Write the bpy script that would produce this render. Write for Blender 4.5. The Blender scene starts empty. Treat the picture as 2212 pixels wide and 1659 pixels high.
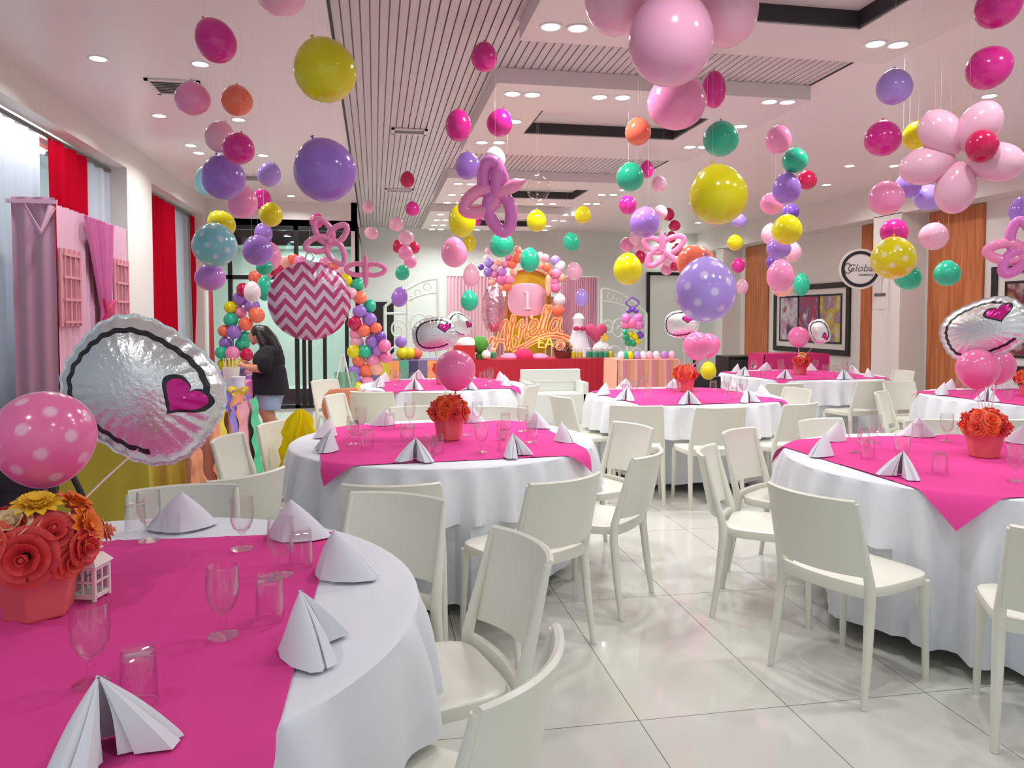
import bpy, bmesh, math, random
from mathutils import Vector, Matrix, Quaternion, Euler
random.seed(7)
PI = math.pi
SC = bpy.context.scene
COL = SC.collection
# ------------------------------------------------------------------ camera
W, H, F = 2212.0, 1659.0, 1650.0
YAW = math.radians(10.2); PITCH = math.radians(2.3)
CAMZ = 1.5
PY0 = 686 + F*math.tan(PITCH)            # row of the optical axis
cam_d = bpy.data.cameras.new('camera'); cam = bpy.data.objects.new('camera', cam_d); COL.objects.link(cam)
cam_d.sensor_width = 36; cam_d.lens = 36*F/W; cam_d.clip_start = .05
cam_d.shift_y = -(H/2-PY0)/W
cam.location = (0, 0, CAMZ)
cam.rotation_euler = Euler((PI/2-PITCH, 0, -YAW), 'XYZ')
SC.camera = cam
CR = cam.rotation_euler.to_matrix()
CO = Vector((0, 0, CAMZ))
def ray(px, py): return CR @ Vector(((px-W/2)/F, -(py-PY0)/F, -1))
def at_d(px, py, d): return CO + ray(px, py)*d
def at_z(px, py, z): r = ray(px, py); return CO + r*((z-CAMZ)/r.z)
def at_x(px, py, x): r = ray(px, py); return CO + r*(x/r.x)
def at_y(px, py, y): r = ray(px, py); return CO + r*(y/r.y)
def at_px_z(px, d, z):                    # camera depth d, height z above the floor
    r = ray(px, 686); p = CO + r*d; return Vector((p.x, p.y, z))

# ------------------------------------------------------------------ materials
MATS = {}
def mat(name, col=(.8, .8, .8), rough=.5, metal=0, spec=.5, trans=0, emis=None, es=0, coat=0, sub=0, bump=None, sheen=0, alpha=1):
    if name in MATS: return MATS[name]
    m = bpy.data.materials.new(name); m.use_nodes = True; MATS[name] = m
    nt = m.node_tree; b = nt.nodes['Principled BSDF']
    b.inputs['Base Color'].default_value = (*col, 1); b.inputs['Roughness'].default_value = rough
    b.inputs['Metallic'].default_value = metal; b.inputs['Specular IOR Level'].default_value = spec
    b.inputs['Transmission Weight'].default_value = trans; b.inputs['Coat Weight'].default_value = coat
    b.inputs['Coat Roughness'].default_value = .03
    b.inputs['Alpha'].default_value = alpha
    if sub: b.inputs['Subsurface Weight'].default_value = sub; b.inputs['Subsurface Radius'].default_value = (.05, .03, .03); b.inputs['Subsurface Scale'].default_value = .3
    if sheen: b.inputs['Sheen Weight'].default_value = sheen
    if emis: b.inputs['Emission Color'].default_value = (*emis, 1); b.inputs['Emission Strength'].default_value = es
    if bump:
        kind, sc_, st, dist = bump
        tc = nt.nodes.new('ShaderNodeTexCoord'); bp = nt.nodes.new('ShaderNodeBump')
        if kind == 'noise':
            t = nt.nodes.new('ShaderNodeTexNoise'); t.inputs['Scale'].default_value = sc_; t.inputs['Detail'].default_value = 4
            nt.links.new(tc.outputs['Object'], t.inputs['Vector']); out = t.outputs['Fac']
        else:
            t = nt.nodes.new('ShaderNodeTexVoronoi'); t.inputs['Scale'].default_value = sc_
            nt.links.new(tc.outputs['Object'], t.inputs['Vector']); out = t.outputs['Distance']
        bp.inputs['Strength'].default_value = st; bp.inputs['Distance'].default_value = dist
        nt.links.new(out, bp.inputs['Height']); nt.links.new(bp.outputs['Normal'], b.inputs['Normal'])
    return m
def lin(r, g, b):
    f = lambda c: (c/255/12.92) if c/255 <= .04045 else ((c/255+.055)/1.055)**2.4
    return (f(r), f(g), f(b))

def glass_mat(name, tint=(1, 1, 1), base=.04, mx=.5, power=2.5, rough=.03):
    if name in MATS: return MATS[name]
    m = bpy.data.materials.new(name); m.use_nodes = True; MATS[name] = m
    nt = m.node_tree; nt.nodes.clear()
    o = nt.nodes.new('ShaderNodeOutputMaterial'); mix = nt.nodes.new('ShaderNodeMixShader')
    t = nt.nodes.new('ShaderNodeBsdfTransparent'); t.inputs[0].default_value = (*tint, 1)
    g = nt.nodes.new('ShaderNodeBsdfGlossy'); g.inputs['Roughness'].default_value = rough
    lw = nt.nodes.new('ShaderNodeLayerWeight')
    pw = nt.nodes.new('ShaderNodeMath'); pw.operation = 'POWER'; pw.inputs[1].default_value = power
    mu = nt.nodes.new('ShaderNodeMath'); mu.operation = 'MULTIPLY_ADD'; mu.inputs[1].default_value = mx; mu.inputs[2].default_value = base
    nt.links.new(lw.outputs['Facing'], pw.inputs[0]); nt.links.new(pw.outputs[0], mu.inputs[0]); nt.links.new(mu.outputs[0], mix.inputs[0])
    nt.links.new(t.outputs[0], mix.inputs[1]); nt.links.new(g.outputs[0], mix.inputs[2]); nt.links.new(mix.outputs[0], o.inputs[0])
    return m

# ------------------------------------------------------------------ mesh builder
class MB:
    def __init__(s): s.v = []; s.f = []; s.mi = []; s.cur = 0
    def add(s, vs, fs):
        o = len(s.v); s.v += [Vector(v) for v in vs]
        for f in fs: s.f.append([i+o for i in f]); s.mi.append(s.cur)
        return s
    def box(s, c, size, M=None, taper=1.0):
        hx, hy, hz = size[0]/2, size[1]/2, size[2]/2
        vs = []
        for z in (-1, 1):
            k = 1 if z < 0 else taper
            for x, y in ((-1, -1), (1, -1), (1, 1), (-1, 1)):
                p = Vector((x*hx*k, y*hy*k, z*hz)); p = (M @ p) if M else p; vs.append(Vector(c)+p)
        return s.add(vs, [(3, 2, 1, 0), (4, 5, 6, 7), (0, 1, 5, 4), (1, 2, 6, 5), (2, 3, 7, 6), (3, 0, 4, 7)])
    def bx(s, x0, x1, y0, y1, z0, z1): return s.box(((x0+x1)/2, (y0+y1)/2, (z0+z1)/2), (x1-x0, y1-y0, z1-z0))
    def loft(s, rings, closed=True, cap=True):
        n = len(rings[0]); o = len(s.v)
        for r in rings: s.v += [Vector(p) for p in r]
        m = n if closed else n-1
        for i in range(len(rings)-1):
            for j in range(m):
                a = o+i*n+j; b = o+i*n+(j+1) % n
                s.f.append([a, b, b+n, a+n]); s.mi.append(s.cur)
        if cap and closed:
            s.f.append([o+j for j in range(n)][::-1]); s.mi.append(s.cur)
            k = o+(len(rings)-1)*n; s.f.append([k+j for j in range(n)]); s.mi.append(s.cur)
        return s
    def tube(s, pts, r, n=8, cap=True, closed=False):
        pts = [Vector(p) for p in pts]; rings = []
        N = len(pts); prev = None
        for i, p in enumerate(pts):
            if closed: t = pts[(i+1) % N]-pts[i-1]
            else: t = pts[min(i+1, N-1)]-pts[max(i-1, 0)]
            t.normalize()
            if prev is None:
                u = t.cross(Vector((0, 0, 1)));
                if u.length < 1e-3: u = t.cross(Vector((1, 0, 0)))
            else: u = prev - t*prev.dot(t)
            u.normalize(); prev = u; w = t.cross(u)
            ri = r[i] if isinstance(r, (list, tuple)) else r
            rings.append([p+(u*math.cos(2*PI*k/n)+w*math.sin(2*PI*k/n))*ri for k in range(n)])
        if closed: rings.append(rings[0]); return s.loft(rings, cap=False)
        return s.loft(rings, cap=cap)
    def lathe(s, prof, n=24, c=(0, 0, 0), sy=1, cap=True):
        c = Vector(c)
        return s.loft([[c+Vector((r*math.cos(2*PI*k/n), r*math.sin(2*PI*k/n)*sy, z)) for k in range(n)] for r, z in prof], cap=cap)
    def ball(s, c, r, n=14, m=9, R=None):
        c = Vector(c); rr = r if isinstance(r, (tuple, list, Vector)) else (r, r, r)
        rings = []
        for i in range(1, m):
            a = PI*i/m; rings.append([c+(R or Matrix.Identity(3)) @ Vector((rr[0]*math.sin(a)*math.cos(2*PI*k/n), rr[1]*math.sin(a)*math.sin(2*PI*k/n), -rr[2]*math.cos(a))) for k in range(n)])
        return s.loft(rings)
    def grid(s, fn, nu, nv, closed_u=False):
        o = len(s.v)
        for j in range(nv+1):
            for i in range(nu + (0 if closed_u else 1)): s.v.append(Vector(fn(i/nu, j/nv)))
        w = nu if closed_u else nu+1
        for j in range(nv):
            for i in range(nu):
                a = o+j*w+i; b = o+j*w+(i+1) % w
                s.f.append([a, b, b+w, a+w]); s.mi.append(s.cur)
        return s
    def prism(s, outline, axis_o, ux, uy, un, th):
        n = len(outline); a = [Vector(axis_o)+Vector(ux)*p[0]+Vector(uy)*p[1] for p in outline]
        b = [p+Vector(un)*th for p in a]; o = len(s.v); s.v += a+b
        s.f.append(list(range(o, o+n))[::-1]); s.mi.append(s.cur); s.f.append(list(range(o+n, o+2*n))); s.mi.append(s.cur)
        for i in range(n): s.f.append([o+i, o+(i+1) % n, o+n+(i+1) % n, o+n+i]); s.mi.append(s.cur)
        return s
    def xf(s, M):
        s.v = [M @ v for v in s.v]; return s
    def mesh(s, name, mats, smooth=True, bevel=0, solid=0, offset=0, weld=False):
        me = bpy.data.meshes.new(name); me.from_pydata([tuple(v) for v in s.v], [], s.f)
        if not isinstance(mats, (list, tuple)): mats = [mats]
        for m in mats: me.materials.append(m)
        for p, k in zip(me.polygons, s.mi): p.material_index = k
        if weld or bevel or solid:
            bm = bmesh.new(); bm.from_mesh(me)
            if weld or bevel: bmesh.ops.remove_doubles(bm, verts=bm.verts, dist=1e-5)
            bmesh.ops.recalc_face_normals(bm, faces=bm.faces)
            if solid: bmesh.ops.solidify(bm, geom=bm.faces[:], thickness=solid)
            if bevel:
                es = [e for e in bm.edges if len(e.link_faces) == 2 and e.calc_face_angle(0) > .6]
                bmesh.ops.bevel(bm, geom=es, offset=bevel, segments=2, affect='EDGES', profile=.5)
            bm.to_mesh(me); bm.free()
        else:
            bm = bmesh.new(); bm.from_mesh(me); bmesh.ops.recalc_face_normals(bm, faces=bm.faces); bm.to_mesh(me); bm.free()
        if smooth:
            me.shade_smooth()
            try: me.set_sharp_from_angle(angle=math.radians(42))
            except Exception: pass
        me.update()
        return me
    def build(s, name, mats, parent=None, **kw):
        return link(name, s.mesh(name, mats, **kw), parent)
def link(name, me, parent=None, loc=None):
    o = bpy.data.objects.new(name, me); COL.objects.link(o)
    if parent is not None: o.parent = parent
    if loc is not None: o.location = loc
    return o
def tag(o, label=None, cat=None, group=None, kind=None):
    if label: o['label'] = label
    if cat: o['category'] = cat
    if group: o['group'] = group
    if kind: o['kind'] = kind
    return o
def thing(name, loc=(0, 0, 0), rz=0, label=None, cat=None, group=None):
    o = bpy.data.objects.new(name, None); o.empty_display_size = .1; COL.objects.link(o)
    o.location = loc; o.rotation_euler = (0, 0, rz); return tag(o, label, cat, group)
def struct(o): o['kind'] = 'structure'; return o
def dup(root, loc=None, rz=None, label=None, group=None):
    r = root.copy(); COL.objects.link(r)
    if loc is not None: r.location = loc
    if rz is not None: r.rotation_euler = (0, 0, rz)
    if label: r['label'] = label
    if group: r['group'] = group
    for ch in KIDS.get(root.name, []):
        c = ch.copy(); COL.objects.link(c); c.parent = r; KIDS.setdefault(r.name, []).append(c)
        for g in KIDS.get(ch.name, []):
            d = g.copy(); COL.objects.link(d); d.parent = c; KIDS.setdefault(c.name, []).append(d)
    return r
KIDS = {}
def part(name, me_or_mb, mats, parent, **kw):
    o = me_or_mb.build(name, mats, parent, **kw) if isinstance(me_or_mb, MB) else link(name, me_or_mb, parent)
    KIDS.setdefault(parent.name, []).append(o); return o

M_WHITE = mat('plaster_white', lin(226, 222, 216), .6)
M_CEIL = mat('ceiling_paint', lin(238, 229, 227), .35, spec=.4)
M_SLAT = mat('ceiling_slat_metal', lin(205, 198, 196), .35)
M_DARK = mat('dark_gap', (.03, .03, .03), .6)
M_BLACK = mat('black_frame', (.012, .012, .014), .35)
M_CHAIR = mat('chair_plastic', lin(232, 231, 218), .32, spec=.5)
M_CLOTH = mat('white_cloth', lin(228, 230, 238), .85, sheen=.2, bump=('noise', 6, .25, .02))
M_NAP = mat('napkin_cloth', lin(226, 226, 234), .9, sheen=.2)
M_PINK = mat('hot_pink_cloth', lin(222, 70, 148), .9, spec=.15, bump=('noise', 5, .25, .02))
M_RED = mat('red_cloth', lin(176, 14, 38), .75)
M_GLASS = glass_mat('clear_glass', (.99, .99, .99), .04, .75, 2.2)
M_PANE = glass_mat('pane_glass', (.86, .93, .91), .06, .8, 4)
M_STRING = mat('clear_string', (.8, .8, .8), .5)
# ------------------------------------------------------------------ room
ZC = 3.4
XL, XR, YB, YP, YN = -2.63, 7.6, 16.4, 13.0, -3.0     # left wall, right wall, back wall, glass partition, behind the camera
X1, X2, X3 = -.27, .93, 3.53
def floor_material():
    m = bpy.data.materials.new('floor_tile'); m.use_nodes = True; nt = m.node_tree; b = nt.nodes['Principled BSDF']
    tc = nt.nodes.new('ShaderNodeTexCoord'); mp = nt.nodes.new('ShaderNodeMapping'); mp.inputs['Location'].default_value = (-.96+.6*10, -2.66+12, 0)
    br = nt.nodes.new('ShaderNodeTexBrick'); br.offset = 0; br.inputs['Scale'].default_value = 1
    br.inputs['Brick Width'].default_value = .6; br.inputs['Row Height'].default_value = 1.2; br.inputs['Mortar Size'].default_value = .0022
    br.inputs['Mortar Smooth'].default_value = .1
    br.inputs['Color1'].default_value = (*lin(214, 213, 205), 1); br.inputs['Color2'].default_value = (*lin(211, 210, 203), 1); br.inputs['Mortar'].default_value = (*lin(128, 126, 112), 1)
    n = nt.nodes.new('ShaderNodeTexNoise'); n.inputs['Scale'].default_value = 1.1; n.inputs['Detail'].default_value = 5
    mx = nt.nodes.new('ShaderNodeMixRGB'); mx.blend_type = 'MULTIPLY'; mx.inputs[0].default_value = .12
    nt.links.new(tc.outputs['Object'], mp.inputs[0]); nt.links.new(mp.outputs[0], br.inputs['Vector']); nt.links.new(tc.outputs['Object'], n.inputs['Vector'])
    nt.links.new(br.outputs['Color'], mx.inputs[1]); nt.links.new(n.outputs['Fac'], mx.inputs[2]); nt.links.new(mx.outputs[0], b.inputs['Base Color'])
    b.inputs['Roughness'].default_value = .06; b.inputs['Specular IOR Level'].default_value = .55
    return m
def wood_material():
    m = bpy.data.materials.new('orange_wood'); m.use_nodes = True; nt = m.node_tree; b = nt.nodes['Principled BSDF']
    tc = nt.nodes.new('ShaderNodeTexCoord'); mp = nt.nodes.new('ShaderNodeMapping'); mp.inputs['Scale'].default_value = (9, 9, .5)
    n = nt.nodes.new('ShaderNodeTexNoise'); n.inputs['Scale'].default_value = 3; n.inputs['Detail'].default_value = 6
    cr = nt.nodes.new('ShaderNodeValToRGB'); cr.color_ramp.elements[0].color = (*lin(168, 92, 48), 1); cr.color_ramp.elements[1].color = (*lin(204, 124, 72), 1)
    cr.color_ramp.elements[0].position = .35; cr.color_ramp.elements[1].position = .65
    nt.links.new(tc.outputs['Object'], mp.inputs[0]); nt.links.new(mp.outputs[0], n.inputs['Vector']); nt.links.new(n.outputs['Fac'], cr.inputs[0]); nt.links.new(cr.outputs[0], b.inputs['Base Color'])
    b.inputs['Roughness'].default_value = .4
    return m
M_FLOOR = floor_material(); M_WOOD = wood_material()
struct(MB().bx(XL-.6, XR+.3, YN, YB+.2, -.1, 0).build('floor', M_FLOOR, smooth=False))
# ceiling: plain parts + slatted field + dropped light boxes
c = MB(); c.bx(XL-.4, X1, YN, YP, ZC, ZC+.1); c.bx(X3, XR+.3, YN, YB+.2, ZC, ZC+.1); c.bx(X1, X3, YN, YB+.2, ZC+.035, ZC+.13)
c.bx(XL-.4, X1, YP, YB+.2, 3.0, 3.1)
struct(c.build('ceiling', M_CEIL, smooth=False))
s = MB(); pitch = .06
k = 0; x = X1+.02
while x < X3-.03:
    s.bx(x, x+.050, YN, YB, ZC, ZC+.012); x += pitch
sl = struct(s.build('ceiling_slats', M_SLAT, smooth=False))
s = MB(); s.bx(X1, X1+.02, YN, YB, ZC-.005, ZC+.05); s.bx(X3-.02, X3, YN, YB, ZC-.005, ZC+.05)
struct(s.build('trim_1', M_DARK, smooth=False))
M_BOX = mat('ceiling_box_paint', lin(224, 218, 214), .4)
def drop_box(name, y0, y1, oy0, oy1):
    ZB = 3.28; ox0, ox1 = 1.43, 2.97
    b = MB()
    for a in ((X2, X3+.0, y0, oy0), (X2, X3, oy1, y1), (X2, ox0, oy0, oy1), (ox1, X3, oy0, oy1)): b.bx(*a, ZB, ZC-.002)
    b.bx(ox0-.02, ox1+.02, oy0-.02, oy1+.02, ZC-.012, ZC-.004)
    b.cur = 1
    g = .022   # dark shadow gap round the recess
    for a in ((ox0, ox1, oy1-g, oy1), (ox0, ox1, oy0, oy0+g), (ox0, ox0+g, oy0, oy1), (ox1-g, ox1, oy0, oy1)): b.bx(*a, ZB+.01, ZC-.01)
    struct(b.build(name, [M_BOX, M_DARK], smooth=False))
drop_box('ceiling_box', 2.3, 4.9, 3.2, 4.35)
drop_box('ceiling_box', 5.8, 8.3, 6.5, 7.35)
drop_box('ceiling_box', 9.8, 12.0, 10.4, 11.3)
drop_box('ceiling_box', 12.9, 15.5, 13.6, 14.8)
# walls
w = MB(); w.bx(X1, XR+.3, YB, YB+.2, 0, ZC+.1); struct(w.build('wall_back', mat('back_wall_paint', lin(226, 234, 228), .6), smooth=False))
w = MB(); w.bx(X1-.1, X1, YP, YB, 0, ZC+.05); struct(w.build('wall_side', M_WHITE, smooth=False))
w = MB(); w.bx(XR, XR+.2, YN, YB, 0, ZC+.1); w.bx(7.2, XR, YN, YB, 2.95, ZC)
struct(w.build('wall_right', M_WHITE, smooth=False))
w = MB()     # pilasters along the right wall
cols = [(at_x(1885, 600, 7.2).y, at_x(2000, 600, XR).y), (at_x(1546, 600, 7.2).y, at_x(1600, 600, XR).y)]
for a, b_ in cols: w.bx(7.2, XR, min(a, b_), max(a, b_), 0, 2.96)
struct(w.build('wall_right_column', M_WHITE, smooth=False))
b = MB(); b.bx(XR-.02, XR, YN, YB, 0, .1); struct(b.build('baseboard_right', M_WHITE, smooth=False))
# left wall: bulkhead, column, window recesses behind curtains
HEAD = 3.12
yc0, yc1 = at_x(278, 600, XL).y, at_x(331, 600, XL).y
w = MB(); w.bx(XL-.45, XL, YN, YP, HEAD, ZC); w.bx(XL-.45, XL, yc0, yc1, 0, HEAD); w.bx(XL-.45, XL, 12.7, YP, 0, HEAD); w.bx(XL-.5, XL-.45, YN, YP, 0, .9)
struct(w.build('wall_left', M_WHITE, smooth=False))
w = MB(); 
for y0, y1 in ((YN, yc0), (yc1, 12.7)):
    n = max(1, round((y1-y0)/1.6))
    for i in range(n+1):
        y = y0+(y1-y0)*i/n; w.bx(XL-.5, XL-.44, y-.03, y+.03, .9, HEAD)
    w.bx(XL-.5, XL-.44, y0, y1, .88, .94); w.bx(XL-.5, XL-.44, y0, y1, HEAD-.05, HEAD)
struct(w.build('window_1', mat('aluminium_frame', lin(150, 155, 152), .4, metal=.6), smooth=False))
w = MB(); w.bx(XL-.475, XL-.47, YN, YP, .9, HEAD); struct(w.build('window_2', M_PANE, smooth=False))
r = MB(); r.bx(XL-.2, XL-.16, YN, yc0, HEAD-.06, HEAD-.02); r.bx(XL-.2, XL-.16, yc1, 12.7, HEAD-.06, HEAD-.02)
tag(r.build('curtain_rail', mat('rail_grey', lin(120, 122, 120), .4, metal=.5), smooth=False), 'grey curtain rail along the head of the window wall', 'curtain rail')
# glass partition at the far left corner
g = MB(); g.bx(XL, X1, YP, YP+.06, 2.93, 3.0); g.bx(XL, X1, YP, YP+.06, 2.12, 2.19)
for px in (497, 640, 772):
    x = at_y(px, 600, YP).x; g.bx(x-.035, x+.035, YP, YP+.06, 0, 3.0)
for px in (655, 668, 700, 748):
    x = at_y(px, 600, YP).x; g.bx(x-.03, x+.03, YP+.01, YP+.07, .05, 2.15)
g.bx(XL, X1, YP, YP+.06, 0, .06)
struct(g.build('window_3', M_BLACK, smooth=False))
g = MB(); g.bx(XL, X1, YP+.025, YP+.035, .05, 2.95); struct(g.build('window_4', M_PANE, smooth=False))
g = MB(); g.bx(XL-.5, X1, YP, YP+.08, 3.0, ZC); struct(g.build('wall_partition_head', M_WHITE, smooth=False))
# corridor beyond the glass
g = MB(); g.bx(XL-1.5, X1, YP+4.5, YP+4.6, 0, 3.0); g.bx(XL-1.6, XL-1.5, YP, YP+4.6, 0, 3.0); g.bx(XL-1.5, X1, YP+.1, YP+4.6, 3.0, 3.05); g.bx(XL-1.5, X1-.1, YP, YP+4.6, -.1, 0)
struct(g.build('wall_corridor', mat('corridor_paint', lin(206, 218, 210), .4), smooth=False))
# ------------------------------------------------------------------ lamps
M_LAMP = mat('lamp_diffuser', (1, 1, 1), .5, emis=(1, .97, .93), es=16)
M_RING = mat('lamp_ring', (.85, .85, .85), .3)
ring = MB().lathe([(.056, -.001), (.072, -.001), (.074, -.006), (.068, -.009), (.056, -.006), (.056, -.001)], 24, cap=False).mesh('lamp_ring', M_RING)
disc = MB().lathe([(.056, -.001), (.056, -.005), (.03, -.006), (.002, -.006)], 20).mesh('diffuser', M_LAMP)
NL = [0]
def downlight(p, label, group, power=11, spread=150):
    t = thing('ceiling_light', p, 0, label, 'ceiling light', group)
    part('ring', ring, None, t); part('diffuser', disc, None, t)
    L = bpy.data.lights.new('lamp', 'AREA'); L.shape = 'DISK'; L.size = .11; L.energy = power; L.color = (.97, 1, .985)
    L.spread = math.radians(spread)
    lo = bpy.data.objects.new('lamp', L); COL.objects.link(lo); lo.parent = t; lo.location = (0, 0, -.02); NL[0] += 1
ZB = 3.28
# plain ceiling over the window side: two rows
for i, y in enumerate([at_z(232, 127, ZC).y, at_z(355, 250, ZC).y, at_z(432, 330, ZC).y, 9.0, 11.2]):
    downlight((-1.98, y, ZC), 'round white downlight, number %s from the camera in the row along the window bulkhead' % ('first', 'second', 'third', 'fourth', 'fifth')[i], 'downlights over the window side')
for i, y in enumerate([at_z(440, 138, ZC).y, at_z(516, 258, ZC).y, at_z(564, 335, ZC).y, at_z(624, 423, ZC).y, at_z(645, 451, ZC).y]):
    downlight((-1.27, y, ZC), 'round white downlight, %s from the camera in the row beside the slatted ceiling' % ('first', 'second', 'third', 'fourth', 'fifth')[i], 'downlights over the window side')
for i, y in enumerate((-1.5, .8)):
    downlight((-1.6, y, ZC), 'round white downlight overhead near the camera, %s row' % ('rear', 'front')[i], 'downlights over the window side')
names = ['nearest', 'second', 'third', 'farthest']
for bi, spots in enumerate([
    [(1190, 57), (1248, 60), (1891, 94), (1940, 96)],
    [(1107, 202), (1150, 204), (1295, 209), (1345, 210), (1662, 219), (1701, 220), (1041, 307), (1078, 307), (1490, 317), (1520, 317), (1112, 262), (1600, 272)],
    [(990, 396), (1018, 397), (976, 420), (1004, 420), (966, 437), (993, 437), (1300, 420), (1325, 420), (1167, 440), (1194, 440), (1268, 440), (1290, 440), (1420, 412)],
    [(952, 463), (944, 475), (963, 475), (938, 486), (957, 486), (933, 495), (952, 495), (1222, 464), (1240, 464), (1198, 476), (1218, 477), (1184, 488), (1086, 496), (1105, 496), (1030, 496), (1181, 497)]]):
    for i, (px, py) in enumerate(spots):
        p = at_z(px, py, ZB); 
        p.x = min(max(p.x, X2+.1), X3-.1)
        side = 'window side' if p.x < 1.5 else ('wall side' if p.x > 2.95 else 'middle')
        downlight(p, 'white downlight in the %s ceiling box, %s, lamp %d from its front' % (names[bi], side, i+1), 'downlights in the dropped ceiling boxes', 9 if bi < 2 else 8)
for i, (x, y) in enumerate([(1.2, 2.6), (2.2, 2.6), (3.2, 2.6), (1.2, 0), (3.2, 0), (2.2, -1.8)]):
    downlight((x, y, ZB if y > 2 else ZC), 'round white downlight overhead before the nearest ceiling box, place %d' % (i+1), 'downlights overhead near the camera')
for i, (px, py) in enumerate([(1835, 358), (1931, 358), (1785, 399), (1508, 481), (1455, 502)]):
    downlight(at_z(px, py, ZC), 'round white downlight on the plain ceiling by the framed-picture wall, %s from the camera' % ('first', 'second', 'third', 'fourth', 'fifth')[i], 'downlights by the picture wall', 11)
for i, (x, y) in enumerate([(5.2, 5.8), (6.5, 5.5), (5.2, 3.2), (5.2, .8), (5.2, 12.0)]):
    downlight((x, y, ZC), 'round white downlight on the plain ceiling above the right-hand tables, place %d' % (i+1), 'downlights by the picture wall', 11)
for i, (px, py) in enumerate([(611, 515), (621, 527), (634, 542), (640, 552)]):
    p = at_z(px, py, 3.0); p.y = YP+.6+i*1.05; p.x = at_y(px, py, p.y).x
    downlight(Vector((p.x, p.y, 3.0)), 'small downlight in the corridor beyond the glass, %s from the door' % ('first', 'second', 'third', 'fourth')[i], 'downlights in the corridor', 45, 180)
# world light: daylight through the window wall, added soft fill through the open rear
wd = bpy.data.worlds.new('world'); SC.world = wd; wd.use_nodes = True
wd.node_tree.nodes['Background'].inputs[0].default_value = (.86, .93, 1.0, 1); wd.node_tree.nodes['Background'].inputs[1].default_value = .8
# ceiling vents
def vent(p, sx, sy, label):
    t = thing('ceiling_vent', p, 0, label, 'vent', 'air vents in the ceiling')
    f = MB(); f.bx(-sx/2, sx/2, -sy/2, -sy/2+.03, -.015, 0); f.bx(-sx/2, sx/2, sy/2-.03, sy/2, -.015, 0); f.bx(-sx/2, -sx/2+.03, -sy/2, sy/2, -.015, 0); f.bx(sx/2-.03, sx/2, -sy/2, sy/2, -.015, 0)
    part('frame', f, M_BOX, t, smooth=False)
    part('backing', MB().bx(-sx/2+.02, sx/2-.02, -sy/2+.02, sy/2-.02, -.003, -.001), M_DARK, t, smooth=False)
    n = max(3, int(sy/.05)); g = MB()
    for i in range(n):
        y = -sy/2+.03+(sy-.06)*(i+.5)/n; g.box((0, y, -.008), (sx-.06, .018, .003), Matrix.Rotation(.6, 3, 'X'))
    part('louvre', g, M_BOX, t, smooth=False)
vent(at_z(884, 283, ZC-.003), .36, .22, 'white slotted air vent in the slatted ceiling, nearer of two')
vent(at_z(862, 411, ZC-.003), .42, .25, 'white slotted air vent in the slatted ceiling, farther of two')
vent(at_z(385, 188, ZC-.001), .42, .42, 'square air diffuser in the plain ceiling behind the pink balloon')
vent(at_z(543, 383, ZC-.001), .42, .42, 'square air diffuser in the plain ceiling beside the small lavender balloon')
vent(at_z(615, 467, ZC-.001), .42, .42, 'square air diffuser in the plain ceiling near the glass partition')
# ------------------------------------------------------------------ chairs
def chair_proto():
    t = thing('dining_chair', (0, 0, 0), 0, 'x', 'chair', 'white plastic chairs')
    R = []
    def sq(hx, hy, z, yo=0, e=5, dip=0):
        pts = []
        for k in range(40):
            a = 2*PI*k/40; cx, sx = math.cos(a), math.sin(a)
            d = (abs(cx)**e+abs(sx)**e)**(-1/e); pts.append((hx*cx*d*(1+.03*sx*d), hy*sx*d+yo, z))
        return pts
    s = MB(); s.loft([sq(.200, .195, .405), sq(.212, .207, .41), sq(.215, .21, .435), sq(.212, .207, .448), sq(.203, .198, .452), sq(.17, .165, .449), sq(.08, .08, .446)])
    part('seat', s, M_CHAIR, t)
    # backrest: one curved panel, thicker rim on top
    def bp(u, v, off=0):
        x = (u*2-1); z = .505+.30*v; yb = -.232-.075*max(0, (z-.45)/.35)
        return Vector((x*(.208-.004*v), yb-.058*(1-x*x)+off, z-.012*(1-x*x)*(1-v)*0 + (.0 if v < 1 else 0)))
    N, Mv = 14, 8
    b = MB()
    rings = []
    for i in range(N+1):
        u = i/N; fr = [bp(u, j/Mv, .007+.004*(j/Mv > .93)) for j in range(Mv+1)]; bk = [bp(u, j/Mv, -.007-.004*(j/Mv > .93)) for j in range(Mv, -1, -1)]
        top = bp(u, 1)+Vector((0, 0, .006)); rings.append(fr+[top]+bk)
    b.loft(rings); part('backrest', b, M_CHAIR, t)
    for sx in (-1, 1):
        p = [(sx*.222, -.262, 0), (sx*.214, -.232, .2), (sx*.207, -.212, .40), (sx*.207, -.216, .47), (sx*.206, -.240, .56), (sx*.204, -.270, .67), (sx*.201, -.302, .795)]
        rr = [.014, .018, .022, .021, .017, .014, .011]
        m = MB(); m.tube(p, rr, 10); part('leg', m, M_CHAIR, t)
        m = MB(); m.tube([(sx*.195, .192, 0), (sx*.192, .188, .2), (sx*.186, .18, .415)], [.013, .016, .023], 10); part('leg', m, M_CHAIR, t)
    m = MB(); pts = []
    rings = []
    for i in range(13):
        x = -.205+.41*i/12; y = -.214-.03*(1-(x/.205)**2)
        rings.append([(x, y-.011, .415), (x, y+.011, .415), (x, y+.011, .468), (x, y-.011, .468)])
    m.loft(rings); part('back_rail', m, M_CHAIR, t, bevel=.004)
    return t
CH = chair_proto(); ch_used = [False]
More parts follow.
